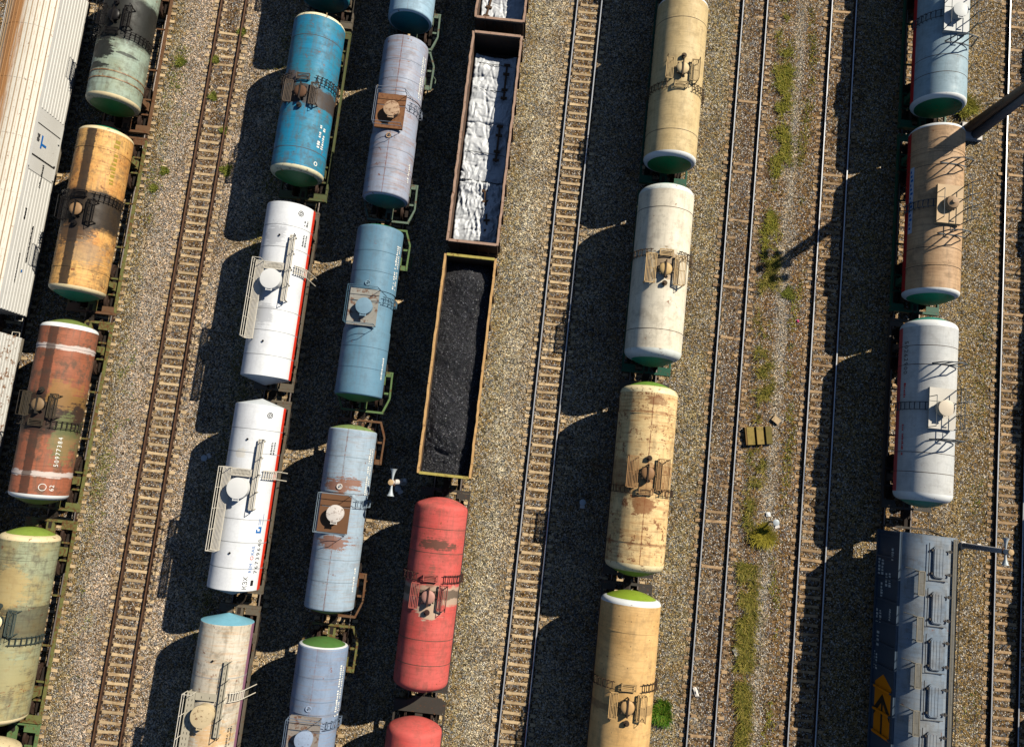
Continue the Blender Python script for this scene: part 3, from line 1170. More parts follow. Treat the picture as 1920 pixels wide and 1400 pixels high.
CARS = {}
def tank(key, track, Y, R, label, half=4.92, pitch_half=5.8, b=0.36, mat=None, head=None, ring_mat=None, ring=0.0, frame='full', fm=None,
         seams=(), bands=(), step=None, cone=False, group='tank wagons standing in the yard', kn=0.24, seam_mat=None, band_mat=None, plate=None, fx=1.42):
    root = thing('tank_wagon', label, 'tank wagon', (TR[track], Y, 0), 0, group)
    tank_shell(root, R, half, b, mat, head or mat, ring_mat or mat, kn, ring, step, cone, seams, bands, seam_mat, band_mat)
    if frame == 'full':
        full_frame(root, fm, pitch_half - 0.12, fx, plate)
    else:
        end_frame(root, fm, pitch_half - 0.14)
    running_gear(root, pitch_half, 3.9)
    CARS[key] = root
    return root


# ---- row of brown, tan and grey-green tanks
S2 = (-3.75, 3.75)
GG = srgb(150, 166, 152)
p = paint('paint_1a', GG, srgb(132, 138, 110), 1.0, 0.4, 0.5, bands=[(0.15, 1.55, BLK, 0.97, 0.5)],
          patches=[(-0.5, -1.9, 0.75, 0.9, BLK, 0.95, 1.1), (-0.55, -3.0, 0.75, 0.28, BLK, 0.9, 1.0), (0.9, -2.1, 0.5, 0.12, BLK, 0.8, 0.8)], streak=0.3)
t = tank('1a', 'r1', 24.35, 1.5, 'grey-green tank wagon with black oil spilt over its middle', mat=p, head=cpaint('head_green_1a', (70, 118, 62)), ring_mat=H_CREAM, ring=0.30,
         fm=F_BROWN, bands=(-3.3, -3.75, 3.3, 3.75), band_mat=cpaint('band_rusty', (150, 128, 96), rust=0.7))
fit_standard(t, 1.5, M_BLACK, M_BLACK, 0.1, -1)
p = paint('paint_1z', srgb(140, 130, 110), None, 1.5, 0.3, 0.4)
t = tank('1z', 'r1', 36.0, 1.5, 'dusty brown tank wagon coupled beyond the oil-stained grey-green one', mat=p, head=H_CREAM, ring_mat=H_CREAM, ring=0.3, fm=F_BROWN, bands=S2)
fit_standard(t, 1.5, M_RUSTBAR, M_RUSTBAR, 0, 1)
p = paint('paint_1b', srgb(220, 170, 100), srgb(190, 128, 66), 2.0, 0.6, 0.6, stripe=(-0.05, 0.30, srgb(44, 36, 30), 0.93),
          bands=[(-0.15, 1.25, BLK, 0.96, 0.45)], patches=[(-0.1, -1.7, 1.1, 0.75, srgb(52, 42, 36), 0.85, 1.2), (0.6, -2.6, 1.0, 0.8, srgb(150, 128, 104), 0.6, 1.3)], streak=0.35,
          streakcol=srgb(120, 84, 48))
t = tank('1b', 'r1', 12.7, 1.5, 'tan tank wagon with a black band and a dark stripe along its crown', mat=p, head=cpaint('head_teal', (20, 142, 108)), ring_mat=H_CREAM, ring=0.32,
         fm=F_OLIVE, bands=(-3.6, 3.6), plate=F_BROWN)
fit_standard(t, 1.5, M_BLACK, M_BLACK, -0.3, 1, lidmat=simple('lid_tan', srgb(150, 118, 84), 0.6))
blurred_lettering(1.5, 1.6, 1.05, 1, 2.6, 0.34, simple('ochre_lettering', srgb(150, 128, 40)), t, 1, 4)
p = paint('paint_1c', srgb(162, 96, 70), srgb(138, 84, 60), 3.0, 0.4, 0.75, stripe=(-0.02, 0.28, srgb(62, 44, 36), 0.8),
          bands=[(-0.2, 1.25, srgb(40, 34, 28), 0.92, 0.5), (3.55, 0.16, srgb(215, 205, 200), 0.75, 0.2), (-3.55, 0.16, srgb(215, 205, 200), 0.75, 0.2)], streak=0.45,
          patches=[(0.9, 0.9, 0.7, 0.9, srgb(150, 112, 62), 0.7, 1.1), (1.2, -1.6, 0.4, 1.5, srgb(112, 120, 76), 0.6, 1.1)])
t = tank('1c', 'r1', 0.9, 1.5, 'rusty red-brown tank wagon with white rings and a soot-black middle', mat=p, head=cpaint('head_olive', (112, 128, 66)), ring_mat=H_WHITE, ring=0.32,
         fm=F_OLIVE, bands=(-3.6, 3.6))
fit_standard(t, 1.5, simple('sooty_fitting', srgb(48, 42, 36), 0.8), simple('sooty_board', srgb(66, 58, 46), 0.8), 0.22, -1, lidmat=simple('lid_dusty', srgb(128, 104, 76)))
on_cyl_text('50977384', 0.34, -3.1, 0.98, 1, 1.5, M_TXTW, 'number', t, 1.25)
on_cyl_text('62', 0.34, -4.45, 0.98, 1, 1.5, M_TXTW, 'number', t, 1.1)
ring_emblem(MB(), 1.5, -4.25, 0.6, 1, 0.2).build('emblem', M_TXTW, t)
p = paint('paint_1d', srgb(150, 156, 128), srgb(158, 136, 84), 4.0, 0.5, 0.6, bands=[(0.35, 0.95, srgb(64, 58, 46), 0.7, 0.55)], streak=0.5, streakcol=srgb(96, 92, 66),
          patches=[(0.5, -2.4, 1.2, 1.2, srgb(158, 150, 110), 0.8, 1.2), (0.2, 2.2, 0.9, 1.2, srgb(176, 152, 102), 0.7, 1.3)])
t = tank('1d', 'r1', -11.0, 1.52, 'khaki-green tank wagon with cream ends standing behind the red-brown one', mat=p, head=cpaint('head_lime', (128, 150, 62)), ring_mat=H_CREAM, ring=0.34,
         fm=F_OLIVE, bands=(-3.7, 3.7))
fit_standard(t, 1.52, simple('teal_fitting', srgb(52, 62, 60), 0.7), simple('teal_board', srgb(74, 84, 80), 0.7), 0.42, -1, lidmat=H_CREAM)
p = paint('paint_1e', srgb(128, 136, 110), None, 4.5, 0.3, 0.5)
t = tank('1e', 'r1', -22.3, 1.5, 'green-framed tank wagon coupled to the cream-ended khaki one', mat=p, ring=0.3, ring_mat=H_CREAM, head=H_CREAM, fm=F_LIME, bands=S2)
fit_standard(t, 1.5, M_RUSTBAR, M_RUSTBAR, 0, 1)

# ---- row with the teal tank and the white tanks
TEAL = srgb(24, 128, 168)
p = paint('paint_2z', srgb(40, 120, 150), None, 5.0, 0.1, 0.3)
t = tank('2z', 'r2', 32.75, 1.52, 'teal tank wagon coupled ahead of the blue one with cream rings', mat=p, ring=0.3, ring_mat=cpaint('ring_teal', (50, 130, 150)), head=cpaint('head_tealdark', (20, 92, 100)), fm=F_GREY, bands=S2)
fit_standard(t, 1.52, M_BLACK, M_RUSTBAR, 0, 1)
p = paint('paint_2a', TEAL, srgb(44, 118, 140), 5.5, 0.3, 0.5, bands=[(-0.35, 0.62, srgb(70, 52, 40), 0.9, 0.45)], patches=[(-0.9, 0.75, 0.7, 0.5, srgb(104, 74, 54), 0.8, 1.0)],
          streak=0.3, streakcol=srgb(40, 60, 60), specks=0.6)
t = tank('2a', 'r2', 21.2, 1.55, 'bright teal-blue tank wagon with cream rings and a brown-stained middle', mat=p, head=cpaint('head_green', (10, 96, 58)), ring_mat=cpaint('ring_cream2', (226, 218, 184), rust=0.3), ring=0.34,
         fm=F_DOLIVE, seams=(-3.6, 3.4))
fit_standard(t, 1.55, simple('dark_brown_fitting', srgb(48, 40, 36), 0.7), simple('brown_board', srgb(92, 80, 70), 0.7), -0.3, 1, lidmat=M_RUSTBAR)
blurred_lettering(1.55, -3.3, 1.0, 1, 1.4, 0.2, M_TXTW, t, 2, 5)
ring_emblem(MB(), 1.55, -4.3, 0.95, 1, 0.13, 0.05).build('emblem', M_TXTW, t)
RED = srgb(222, 58, 36)
SEAM7 = (-3.9, -2.5, -1.25, 1.1, 2.4, 3.7)
M_SEAMW = simple('white_seam', srgb(150, 152, 155), 0.6)
for key, Y, lab in (('2b', 9.2, 'glossy white tank wagon with red stripe and grey scuffed patches'), ('2c', -2.6, 'glossy white tank wagon with red stripe and number 76739640 in black')):
    p = paint('paint_' + key, srgb(222, 224, 228), srgb(212, 214, 220), 6.0 + Y * 0.1, 0.0, 0.08, 0.3, lstripe=(1.0, ZC - 0.6, ZC + 0.22, RED), streak=0.06,
              patches=[(-0.25, 3.05, 0.55, 0.75, srgb(176, 178, 184), 0.7, 1.2), (-0.15, -1.55, 0.6, 0.8, srgb(176, 178, 184), 0.7, 1.0)] if key == '2b' else [(-0.3, 2.3, 0.35, 0.3, srgb(214, 206, 192), 0.6, 1.1)])
    t = tank(key, 'r2', Y, 1.40, lab, 5.12, 5.75, 0.42, p, simple('cone_' + key, srgb(214, 220, 226), 0.4), None, 0.0, 'full', F_GREY, seams=SEAM7, cone=True, kn=0.06, seam_mat=M_SEAMW, fx=1.12)
    fit_white(t, 1.40, M_GALV, simple('dome_white_' + key, srgb(222, 222, 222), 0.35, 0, 0.06), 0.35 if key == '2b' else 0.41)
    m = MB()
    ring_emblem(m, 1.40, 4.55, 0.72, 1, 0.17, 0.04)
    ring_emblem(m, 1.40, 4.55, 0.72, 1, 0.09, 0.04)
    m.build('emblem', M_TXTK, t)
    blurred_lettering(1.40, 2.7 if key == '2b' else 2.4, 1.05, 1, 0.7, 0.13, M_TXTK, t, 2, 6)
    if key == '2c':
        on_cyl_text('76739640', 0.36, -4.15, 1.22, 1, 1.40, M_TXTK, 'number', t, 1.35)
        on_cyl_text('КЗХ', 0.36, -5.0, 0.82, 1, 1.40, M_TXTK, 'country_code', t, 1.0)
        m = MB()
        cyl_patch(m, 1.40, -4.8, -4.5, 0.97, 1.1, 0.012)
        m.build('code_plate', M_TXTK, t)
        on_cyl_text('REM', 0.27, -4.1, 0.93, 1, 1.40, M_TXTB, 'company_name', t)
        on_cyl_text('O', 0.30, -3.42, 0.93, 1, 1.40, M_TXTR, 'company_name', t)
        on_cyl_text('RAIL', 0.27, -3.15, 0.93, 1, 1.40, M_TXTB, 'company_name', t)
        m = MB()
        cyl_patch(m, 1.40, -1.95, -1.6, 1.03, 1.11, 0.012)
        cyl_patch(m, 1.40, -1.95, -1.85, 0.88, 1.03, 0.012)
        cyl_patch(m, 1.40, -1.70, -1.6, 0.95, 1.03, 0.012)
        cyl_patch(m, 1.40, -1.95, -1.75, 0.86, 0.92, 0.013)
        for i, (aa, l) in enumerate(((0.93, 0.42), (1.0, 0.40), (1.12, 0.7))):
            for j in range(int(l / 0.07)):
                cyl_patch(m, 1.40, -1.5 + j * 0.07, -1.455 + j * 0.07, aa, aa + 0.03, 0.012, 1)
        m.build('company_logo', M_TXTB, t)
    else:
        blurred_lettering(1.40, 3.9, 1.0, 1, 0.35, 0.13, M_TXTK, t, 2, 7)
p = paint('paint_2d', srgb(206, 198, 184), srgb(182, 170, 150), 7.0, 0.45, 0.45, 0.5, lstripe=(1.0, ZC - 0.6, ZC + 0.2, srgb(140, 96, 120)), streak=0.35, streakcol=srgb(196, 140, 78),
          patches=[(0.35, -0.6, 0.9, 0.8, srgb(208, 160, 92), 0.55, 1.6)])
t = tank('2d', 'r2', -14.55, 1.42, 'dirty off-white tank wagon with light blue cone end and rust-streaked dome', 5.12, 5.75, 0.42, p, simple('cone_blue', srgb(120, 178, 200), 0.5, 0, 0.2), None, 0, 'full', F_GREY,
         seams=(2.3, -2.4), cone=True, kn=0.12, seam_mat=M_SEAMW, fx=1.12)
fit_white(t, 1.42, simple('cast_walkway', srgb(176, 168, 150), 0.8, 0, 0.15), simple('dome_stained', srgb(206, 186, 150), 0.5, 0, 0.2, 2.0, rust=0.2), 0.5, True)
blurred_lettering(1.42, -2.2, 1.0, 1, 2.0, 0.12, M_TXTK, t, 2, 8)
p = paint('paint_2e', srgb(190, 190, 186), None, 7.5, 0.2, 0.4)

# ---- row of blue-grey tanks with domes on square decks
def row3(key, Y, lab, col, col2, seed, rust, head, ring, ring_mat, fm, deck, domec, vent=1, seam=0.25, streak=0.3, streakcol=None, txt=True, ym=0.0):
    p = paint('paint_' + key, col, col2, seed, rust, 0.2, 0.45, streak=streak, streakcol=streakcol, seam_rust=seam,
              patches=[(0.0, ym + 1.55, 0.95, 0.5, srgb(134, 82, 48), 0.85, 1.6), (0.0, ym - 1.6, 0.8, 0.4, srgb(134, 82, 48), 0.8, 1.6)] if key == '3c' else ())
    t = tank(key, 'r3', Y, 1.36, lab, 4.95, 5.78, 0.30, p, head, ring_mat, ring, 'end', fm, seams=(-3.4, -2.2, 2.2, 3.4), step=(ym - 1.12, ym + 1.12, 0.045), kn=0.10, seam_mat=simple('seam_' + key, scol(col, 0.62), 0.7, 0, 0.2, 4.0, rust=0.2))
    fit_row3(t, 1.36, deck, domec, simple('rail_' + key, scol(col, 0.55), 0.6), ym, vent)
    if txt:
        blurred_lettering(1.36, 1.4, 1.18, 1, 2.6, 0.16, M_TXTW, t, 2, int(seed * 10))
        blurred_lettering(1.36, -3.9, 1.22, 1, 1.2, 0.16, M_TXTW, t, 1, int(seed * 11))
    return t


row3('3z', 31.9, 'pale blue tank wagon with white-rimmed dark teal end, coupled ahead of the lavender one', srgb(150, 180, 200), srgb(136, 164, 188), 8.0, 0.1,
     cpaint('head_darkteal', (16, 96, 112)), 0.22, cpaint('ring_bluewhite', (196, 212, 226)), F_GRGREY, M_RUSTPLATE, H_WHITE, txt=False)
row3('3a', 20.4, 'lavender-grey tank wagon with rust streaks and a rusty brown deck', srgb(148, 158, 178), srgb(150, 150, 164), 8.6, 0.4,
     cpaint('head_teal3', (44, 112, 116)), 0.26, cpaint('ring_lav', (172, 186, 210), rust=0.2), F_GRGREY, M_RUSTPLATE, simple('dome_rust', srgb(186, 156, 128), 0.6, 0, 0.2, 3, rust=0.45), -1, 0.7, 0.55, srgb(146, 112, 96))
row3('3b', 8.6, 'steel-blue tank wagon with light green end frames and worn deck', srgb(92, 130, 154), srgb(102, 138, 160), 9.3, 0.03,
     cpaint('head_green3', (44, 120, 74)), 0.05, cpaint('ring_sb', (120, 160, 186)), F_LIME, simple('deck_worn', srgb(150, 148, 142), 0.7, 0, 0.25, 2.0, rust=0.4),
     simple('dome_sb', srgb(122, 152, 172), 0.5), 1, 0.1, 0.12)
row3('3c', -3.25, 'pale blue-grey tank wagon with brown rust blotches round a dark brown deck', srgb(154, 172, 188), srgb(142, 160, 178), 10.1, 0.2,
     cpaint('head_moss', (124, 146, 88), rust=0.3), 0.05, H_WHITE, F_BROWN, simple('deck_brown', srgb(112, 78, 54), 0.8, 0, 0.15, 2.0), simple('dome_pale', srgb(214, 206, 200), 0.5, 0, 0.15, 3, rust=0.3), 1, 0.6, 0.3, srgb(150, 120, 96), True, 0.3)
row3('3d', -15.1, 'periwinkle-blue tank wagon with white-ringed green end and chipped paint', srgb(130, 148, 174), srgb(122, 140, 168), 10.9, 0.22,
     cpaint('head_green3d', (78, 116, 58)), 0.26, H_WHITE, F_OLIVE, simple('deck_chipped', srgb(140, 132, 126), 0.7, 0, 0.25, 2.0, rust=0.4), simple('dome_chip', srgb(150, 166, 192), 0.5, 0, 0.2, 4, rust=0.2), 1, 0.3, 0.3, srgb(150, 120, 96), True, 0.42)

# ---- red tanks
REDT = srgb(198, 92, 86)
p = paint('paint_4c', REDT, srgb(196, 76, 70), 12.0, 0.12, 0.35, 0.6, streak=0.35, streakcol=srgb(150, 70, 60),
          bands=[(0.05, 0.55, srgb(176, 160, 140), 0.85, 0.35), (0.12, 0.24, srgb(58, 52, 42), 0.75, 0.3)],
          patches=[(0.15, 2.75, 0.95, 0.32, srgb(92, 64, 52), 0.92, 1.3), (0.1, -0.75, 0.75, 0.5, srgb(186, 170, 148), 0.85, 0.9), (0.0, 1.0, 0.22, 0.75, srgb(110, 84, 70), 0.6, 1.5)], specks=0.35)
t = tank('4c', 'r4', -6.78, 1.5, 'salmon-red tank wagon with dark smear and grey-stained manhole', 4.95, 5.85, 0.36, p, None, None, 0, 'full', F_DARK, seams=(-3.6, -2.3, 2.3, 3.6), kn=0.34)
fit_standard(t, 1.5, simple('red_brown_fitting', srgb(62, 38, 34), 0.7), simple('red_board', srgb(168, 88, 80), 0.6), 0.0, 1, lidmat=simple('lid_redgrey', srgb(176, 130, 118)))
p = paint('paint_4d', REDT, srgb(210, 80, 74), 12.8, 0.05, 0.25, 0.6, streak=0.25, streakcol=srgb(156, 70, 60))
t = tank('4d', 'r4', -18.75, 1.5, 'clean salmon-red tank wagon with dark grey end deck', 4.95, 5.85, 0.36, p, None, None, 0, 'full', F_DARK, seams=(-3.6, 3.6), kn=0.34)
fit_standard(t, 1.5, simple('red_fitting2', srgb(120, 60, 54), 0.7), simple('red_board2', srgb(170, 84, 76), 0.6), 0, 1)
m = MB().prism([(-1.45, 5.70), (-0.75, 5.70), (-0.25, 5.98), (1.2, 5.98), (1.45, 5.62), (1.3, 5.1), (-1.45, 5.1)], 'z', 1.20, 1.26)
m.build('end_deck', F_DARK, t)

# ---- cream and beige tanks
def row6(key, Y, R, lab, p, head, ring, ringm, fm, fit, plat, ym, ld, lid, bands=(), seams=(), left=True, right=True, kn=0.24, half=5.12):
    t = tank(key, 'r6', Y, R, lab, half, 5.85, 0.36, p, head, ringm, ring, 'full', fm, seams=seams, bands=bands, kn=kn)
    fit_standard(t, R, fit, plat, ym, ld, lid, right, left, 0.32, 1.12 if key in ('6b', '6c') else 0.95, 0.85 if key in ('6b', '6c') else 0.66)
    return t


p = paint('paint_6z', srgb(200, 190, 160), None, 13.0, 0.1, 0.2)
row6('6z', 35.9, 1.58, 'cream tank wagon coupled ahead of the beige one with white-edged green end', p, GREEN and cpaint('head_g6z', (18, 104, 66)), 0.28, H_WHITE, F_GREEN, M_RUSTBAR, M_RUSTBAR, 0, 1, H_CREAM)
p = paint('paint_6a', srgb(208, 184, 138), srgb(194, 168, 120), 13.5, 0.1, 0.25, 0.5, streak=0.25)
row6('6a', 24.75, 1.56, 'clean beige tank wagon with white-edged dark green end', p, cpaint('head_g6a', (12, 104, 62)), 0.26, H_WHITE, F_GREEN,
     simple('beige_fitting', srgb(84, 66, 46), 0.7), simple('beige_board', srgb(178, 152, 108), 0.6), 0.15, -1, simple('lid_beige', srgb(206, 182, 140)), (), (-3.55, 3.55))
p = paint('paint_6b', srgb(226, 216, 196), srgb(212, 200, 178), 14.2, 0.15, 0.25, 0.45, streak=0.1, patches=[(0.05, 0.35, 0.75, 0.75, srgb(142, 116, 84), 0.85, 1.1), (0.4, -0.3, 0.5, 0.4, srgb(150, 110, 60), 0.6, 1.2)])
row6('6b', 12.8, 1.64, 'off-white tank wagon with teal end and brown-stained manhole', p, cpaint('head_teal6', (20, 128, 102)), 0.42, cpaint('ring_6b', (216, 220, 214)), F_GREEN,
     simple('brown_fitting6', srgb(80, 62, 44), 0.7), simple('tan_board6', srgb(196, 164, 116), 0.6), -0.15, 1, simple('lid_tan6', srgb(196, 164, 112)), (), (-3.6, 3.6), kn=0.42)
p = paint('paint_6c', srgb(226, 198, 146), srgb(212, 176, 120), 15.0, 0.9, 0.35, 0.5, streak=0.5, streakcol=srgb(164, 104, 52), seam_rust=0.9,
          bands=[(3.64, 0.05, srgb(120, 66, 34), 0.6, 0.22), (-3.64, 0.05, srgb(120, 66, 34), 0.6, 0.22), (0.05, 0.85, srgb(152, 112, 72), 0.55, 0.6)], patches=[(-0.1, -1.5, 0.7, 0.55, srgb(132, 82, 44), 0.85, 0.9), (0.2, 4.3, 0.6, 0.35, srgb(120, 70, 36), 0.7, 1.3)])
row6('6c', 0.85, 1.65, 'cream tank wagon with rust lines along its seams and rusty stains', p, cpaint('head_grass', (112, 150, 60)), 0.34, cpaint('ring_6c', (230, 212, 168), rust=0.3), F_DARK,
     simple('rust_fitting6', srgb(58, 42, 30), 0.8), simple('rust_board6', srgb(156, 118, 78), 0.7), 0.24, -1, simple('lid_brown6', srgb(140, 104, 70)), (-3.55, 3.55), (), True, True, kn=0.4)
p = paint('paint_6d', srgb(218, 178, 120), srgb(200, 158, 100), 16.0, 0.12, 0.25, 0.5, streak=0.25, specks=0.7, bands=[(-0.5, 0.22, srgb(88, 70, 50), 0.5, 0.3)])
row6('6d', -10.95, 1.66, 'tan tank wagon with lime-green end edged in white', p, cpaint('head_lime6', (136, 160, 50)), 0.30, H_WHITE, F_DARK,
     simple('brown_fitting6d', srgb(62, 46, 32), 0.7), simple('tan_board6d', srgb(186, 152, 104), 0.6), -0.25, 1, simple('lid_tan6d', srgb(190, 152, 104)), (3.5, -3.5), ())

# ---- grey and tan tanks on the right
M_RAIL9 = simple('rail_slate', srgb(70, 78, 86), 0.6)
def row9(key, Y, lab, p, head, ring, fm, deck, domem, cap=False, group='tank wagons standing in the yard', bands=(), track='r9', seams=(-2.5, 2.5, -3.6, 3.6), kn=0.22, ym=0.0):
    t = tank(key, track, Y, 1.53, lab, 5.15, 5.85, 0.36, p, head, H_WHITE, ring, 'full', fm, seams=seams, bands=bands, kn=kn, group=group)
    fit_row9(t, 1.53, deck, M_RAIL9, ym, domem, cap)
    return t


GREY9 = simple('deck_grey9', srgb(196, 198, 198), 0.5, 0, 0.1)
LS = lambda c: (-1.0, ZC - 0.75, ZC + 0.05, c)
p = paint('paint_9a', srgb(150, 172, 184), srgb(140, 164, 176), 17.0, 0.03, 0.2, 0.45, streak=0.12, lstripe=LS(srgb(178, 30, 36)))
row9('9a', 30.25, 'blue-grey tank wagon with red side stripe and white-edged dark green end', p, cpaint('head_g9a', (10, 92, 66)), 0.20, F_GREEN, GREY9, GREY9)
p = paint('paint_9z', srgb(176, 180, 182), None, 17.4, 0.0, 0.1)
row9('9z', 41.4, 'grey tank wagon coupled ahead of the blue-grey one with red side stripe', p, cpaint('head_g9z', (10, 100, 70)), 0.24, F_GREEN, GREY9, GREY9)
p = paint('paint_9b', srgb(192, 158, 122), srgb(180, 144, 108), 18.0, 0.1, 0.35, 0.5, streak=0.35, streakcol=srgb(126, 92, 64), lstripe=LS(srgb(160, 28, 30)))
t = row9('9b', 18.35, 'tan-brown tank wagon crossed by the shadow of the lamp mast', p, cpaint('head_g9b', (24, 138, 100)), 0.30, F_GREEN, simple('deck_tan9', srgb(196, 166, 128), 0.6, 0, 0.15),
     simple('dome_tan9', srgb(160, 132, 104), 0.6), True, bands=(-3.55, 3.55, 3.35))
m = MB()
cyl_patch(m, 1.53, -1.5, 2.6, -1.5, -1.28, 0.012)
m.build('white_banner', simple('banner_pale', srgb(186, 196, 214), 0.5), t)
m = MB()
for i in range(14):
    a0 = -1.5 + 0.015 * (i % 3)
    cyl_patch(m, 1.53, 2.4 - i * 0.27, 2.25 - i * 0.27, a0 + 0.02, a0 + 0.10 + 0.03 * ((i * 7) % 3), 0.016, 2)
m.build('banner_print', M_TXTB, t)
p = paint('paint_9c', srgb(196, 196, 194), srgb(186, 188, 190), 19.0, 0.03, 0.15, 0.45, streak=0.12, lstripe=LS(srgb(196, 84, 84)))
t = row9('9c', 6.45, 'light grey tank wagon with number 50262900 and pink-red side stripe', p, cpaint('head_teal9', (48, 138, 122)), 0.30, F_DARK, simple('deck_pale9', srgb(206, 200, 190), 0.5, 0, 0.08),
     simple('dome_pale9', srgb(210, 196, 176), 0.5, 0, 0.1), False, kn=0.42)
on_cyl_text('50262900', 0.40, 3.9, 1.38, -1, 1.53, M_TXTK, 'number', t, 1.25)
blurred_lettering(1.53, -2.7, 1.34, -1, 1.7, 0.16, M_TXTR, t, 1, 9)
blurred_lettering(1.53, 0.6, 1.34, -1, 1.0, 0.16, M_TXTR, t, 1, 10)
p = paint('paint_11', srgb(178, 180, 180), None, 20.0, 0.0, 0.15)
for i, Y in enumerate((34.0, 22.2, 10.4, -1.5, -13.4)):
    row9('11%d' % i, Y, 'grey tank wagon on the track beyond the lamp mast', p, H_WHITE, 0.24, F_GREEN, GREY9, GREY9, group='grey tank wagons beyond the mast', track='r11')
#@@PART3@@
# ------------------------------------------------------------ gondolas with their loads
def gondola(label, Y, half, rimcol, bodycol, tr='r4', rim2=None):
    root = thing('gondola_wagon', label, 'gondola wagon', (TR[tr] - 0.02, Y, 0), 0, 'open gondola wagons')
    W = 1.49
    bm = simple('gondola_body', bodycol, 0.8, 0, 0.3, 2.0, rust=0.4)
    rm = simple('gondola_rim', rimcol, 0.75, 0, 0.28, 2.2, rust=0.25)
    MB().box((0, 0, 1.30), (2 * W - 0.1, 2 * half - 0.1, 0.12)).build('floor', bm, root)
    for s in (-1, 1):
        m = MB().box((s * (W - 0.06), 0, 2.42), (0.06, 2 * half - 0.02, 2.12))
        for i in range(8):
            yy = -half + 0.35 + i * (2 * half - 0.7) / 7
            m.prism([(s * (W - 0.03), 1.30), (s * (W + 0.09), 1.36), (s * (W + 0.09), 3.32), (s * (W - 0.03), 3.42)], 'y', yy - 0.09, yy + 0.09)
        m.build('side_wall', bm, root)
        # the top rim is knocked about: short lengths that wander a little
        n = 40
        m = MB()
        pts = [(s * (W - 0.02) + random.gauss(0, 0.012), -half + 2 * half * i / n, 3.54 + random.gauss(0, 0.012)) for i in range(n + 1)]
        vs, fs = [], []
        for (x, y, z) in pts:
            vs += [(x - 0.07, y, z - 0.08), (x + 0.06, y, z - 0.08), (x + 0.06, y, z + 0.06), (x - 0.07, y, z + 0.06)]
        for i in range(n):
            a = 4 * i
            for j in range(4):
                fs.append((a + j, a + (j + 1) % 4, a + 4 + (j + 1) % 4, a + 4 + j))
        fs += [(0, 1, 2, 3), (4 * n + 3, 4 * n + 2, 4 * n + 1, 4 * n)]
        m.add(vs, fs)
        m.build('rim', rm, root)
        m = MB().box((0, s * (half - 0.05), 2.42), (2 * W - 0.14, 0.06, 2.12))
        for x in (-0.9, -0.3, 0.3, 0.9):
            m.box((x, s * (half + 0.02), 2.3), (0.12, 0.07, 1.9))
        m.box((0, s * (half + 0.03), 1.7), (2 * W - 0.2, 0.09, 0.14))
        m.build('end_wall', bm, root)
        MB().box((0, s * (half - 0.03), 3.545), (2 * W - 0.17, 0.15, 0.14)).build('end_rim', rim2 or rm, root)
        MB().box((0, s * (half - 0.1), 1.05), (2 * W - 0.1, 0.2, 0.34)).build('end_beam', bm, root)
    MB().box((0, 0, 1.05), (0.42, 2 * half - 0.4, 0.34)).build('center_sill', bm, root)
    running_gear(root, half + 0.6, 4.32 * half / 6.5)
    return root


GA = gondola('open gondola wagon with grey-brown rim loaded with white tarpaulins', 19.82, 6.58, srgb(168, 138, 120), srgb(84, 68, 58))
GB = gondola('open gondola wagon with yellow-brown rim heaped with black coal', 6.07, 6.36, srgb(196, 156, 104), srgb(96, 76, 56), rim2=simple('rim_mossy', srgb(172, 158, 84), 0.8, 0, 0.3, 3.0, rust=0.3))
GZ = gondola('dark open gondola wagon with tarpaulins, coupled ahead of the tarpaulin-filled one', 33.9, 6.58, srgb(164, 134, 116), srgb(80, 66, 58))

# coal heap
cn = Nodes('coal', 0.55, 0.0, 0.5)
cv = cn.sep(cn.voro(16.0))
cc = cn.mix(cn.step(cv[0], 0.0, 1.0), srgb(22, 22, 26), srgb(56, 57, 64))
cc = cn.mix(cn.step(cn.noise(0.8, 4), 0.45, 0.7, 0, 0.6), cc, srgb(58, 56, 62))
cn.bump(cn.math('ADD', cn.voro(16.0, out='Distance'), cv[1]), 1.0, 0.06)
M_COAL = cn.done(cc, cn.step(cv[2], 0.0, 1.0, 0.25, 0.8))
cw, chl = 1.40, 6.26
cx = np.linspace(-cw, cw, 60)
cy = np.linspace(-chl, chl, 240)
CX, CY = np.meshgrid(cx, cy)
def coal_z(X, Y):
    z = 2.98 + 0.36 * np.exp(-(X / 0.95) ** 2) * (0.55 + 0.55 * np.sin(Y * 1.5 + 0.6 + 0.5 * np.sin(Y))) - 0.9 * np.clip((Y - 4.9) / 1.36, 0, 1) ** 1.4
    z = z - 0.10 * np.clip((np.abs(X) - 0.9) / 0.5, 0, 1) - 0.35 * np.clip((X - 0.6) / 0.8, 0, 1) * np.clip((-Y - 3.8) / 2.0, 0, 1)
    z = z - 0.14 * np.exp(-((Y + 4.9 + 0.3 * np.cos(X * 2)) / 0.12) ** 2) * (np.abs(X - 0.1) < 0.9)
    return z + (fbm(X * 2.2, Y * 2.2, 77) - 0.5) * 0.2 + (fbm(X * 9, Y * 9, 78, 2) - 0.5) * 0.05
CZ = coal_z(CX, CY)
V = np.stack([CX.ravel(), CY.ravel(), CZ.ravel()], 1)
nx, ny = len(cx), len(cy)
I = (np.arange(ny - 1)[:, None] * nx + np.arange(nx - 1)[None, :]).ravel()
F = np.stack([I, I + 1, I + nx + 1, I + nx], 1)
coal = inst('coal_heap', np_mesh('coal_heap', V, F, M_COAL), None, (TR['r4'] - 0.02, 6.07, 0))
tag(coal, 'heap of black coal filling the yellow-rimmed gondola wagon', 'coal', kind='stuff')
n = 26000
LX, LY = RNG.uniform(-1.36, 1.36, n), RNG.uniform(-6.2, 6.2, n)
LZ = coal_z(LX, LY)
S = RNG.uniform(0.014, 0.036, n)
octv = np.array([[1, 0, 0], [0, 1, 0], [-1, 0, 0], [0, -1, 0], [0, 0, 1], [0, 0, -1]], float)
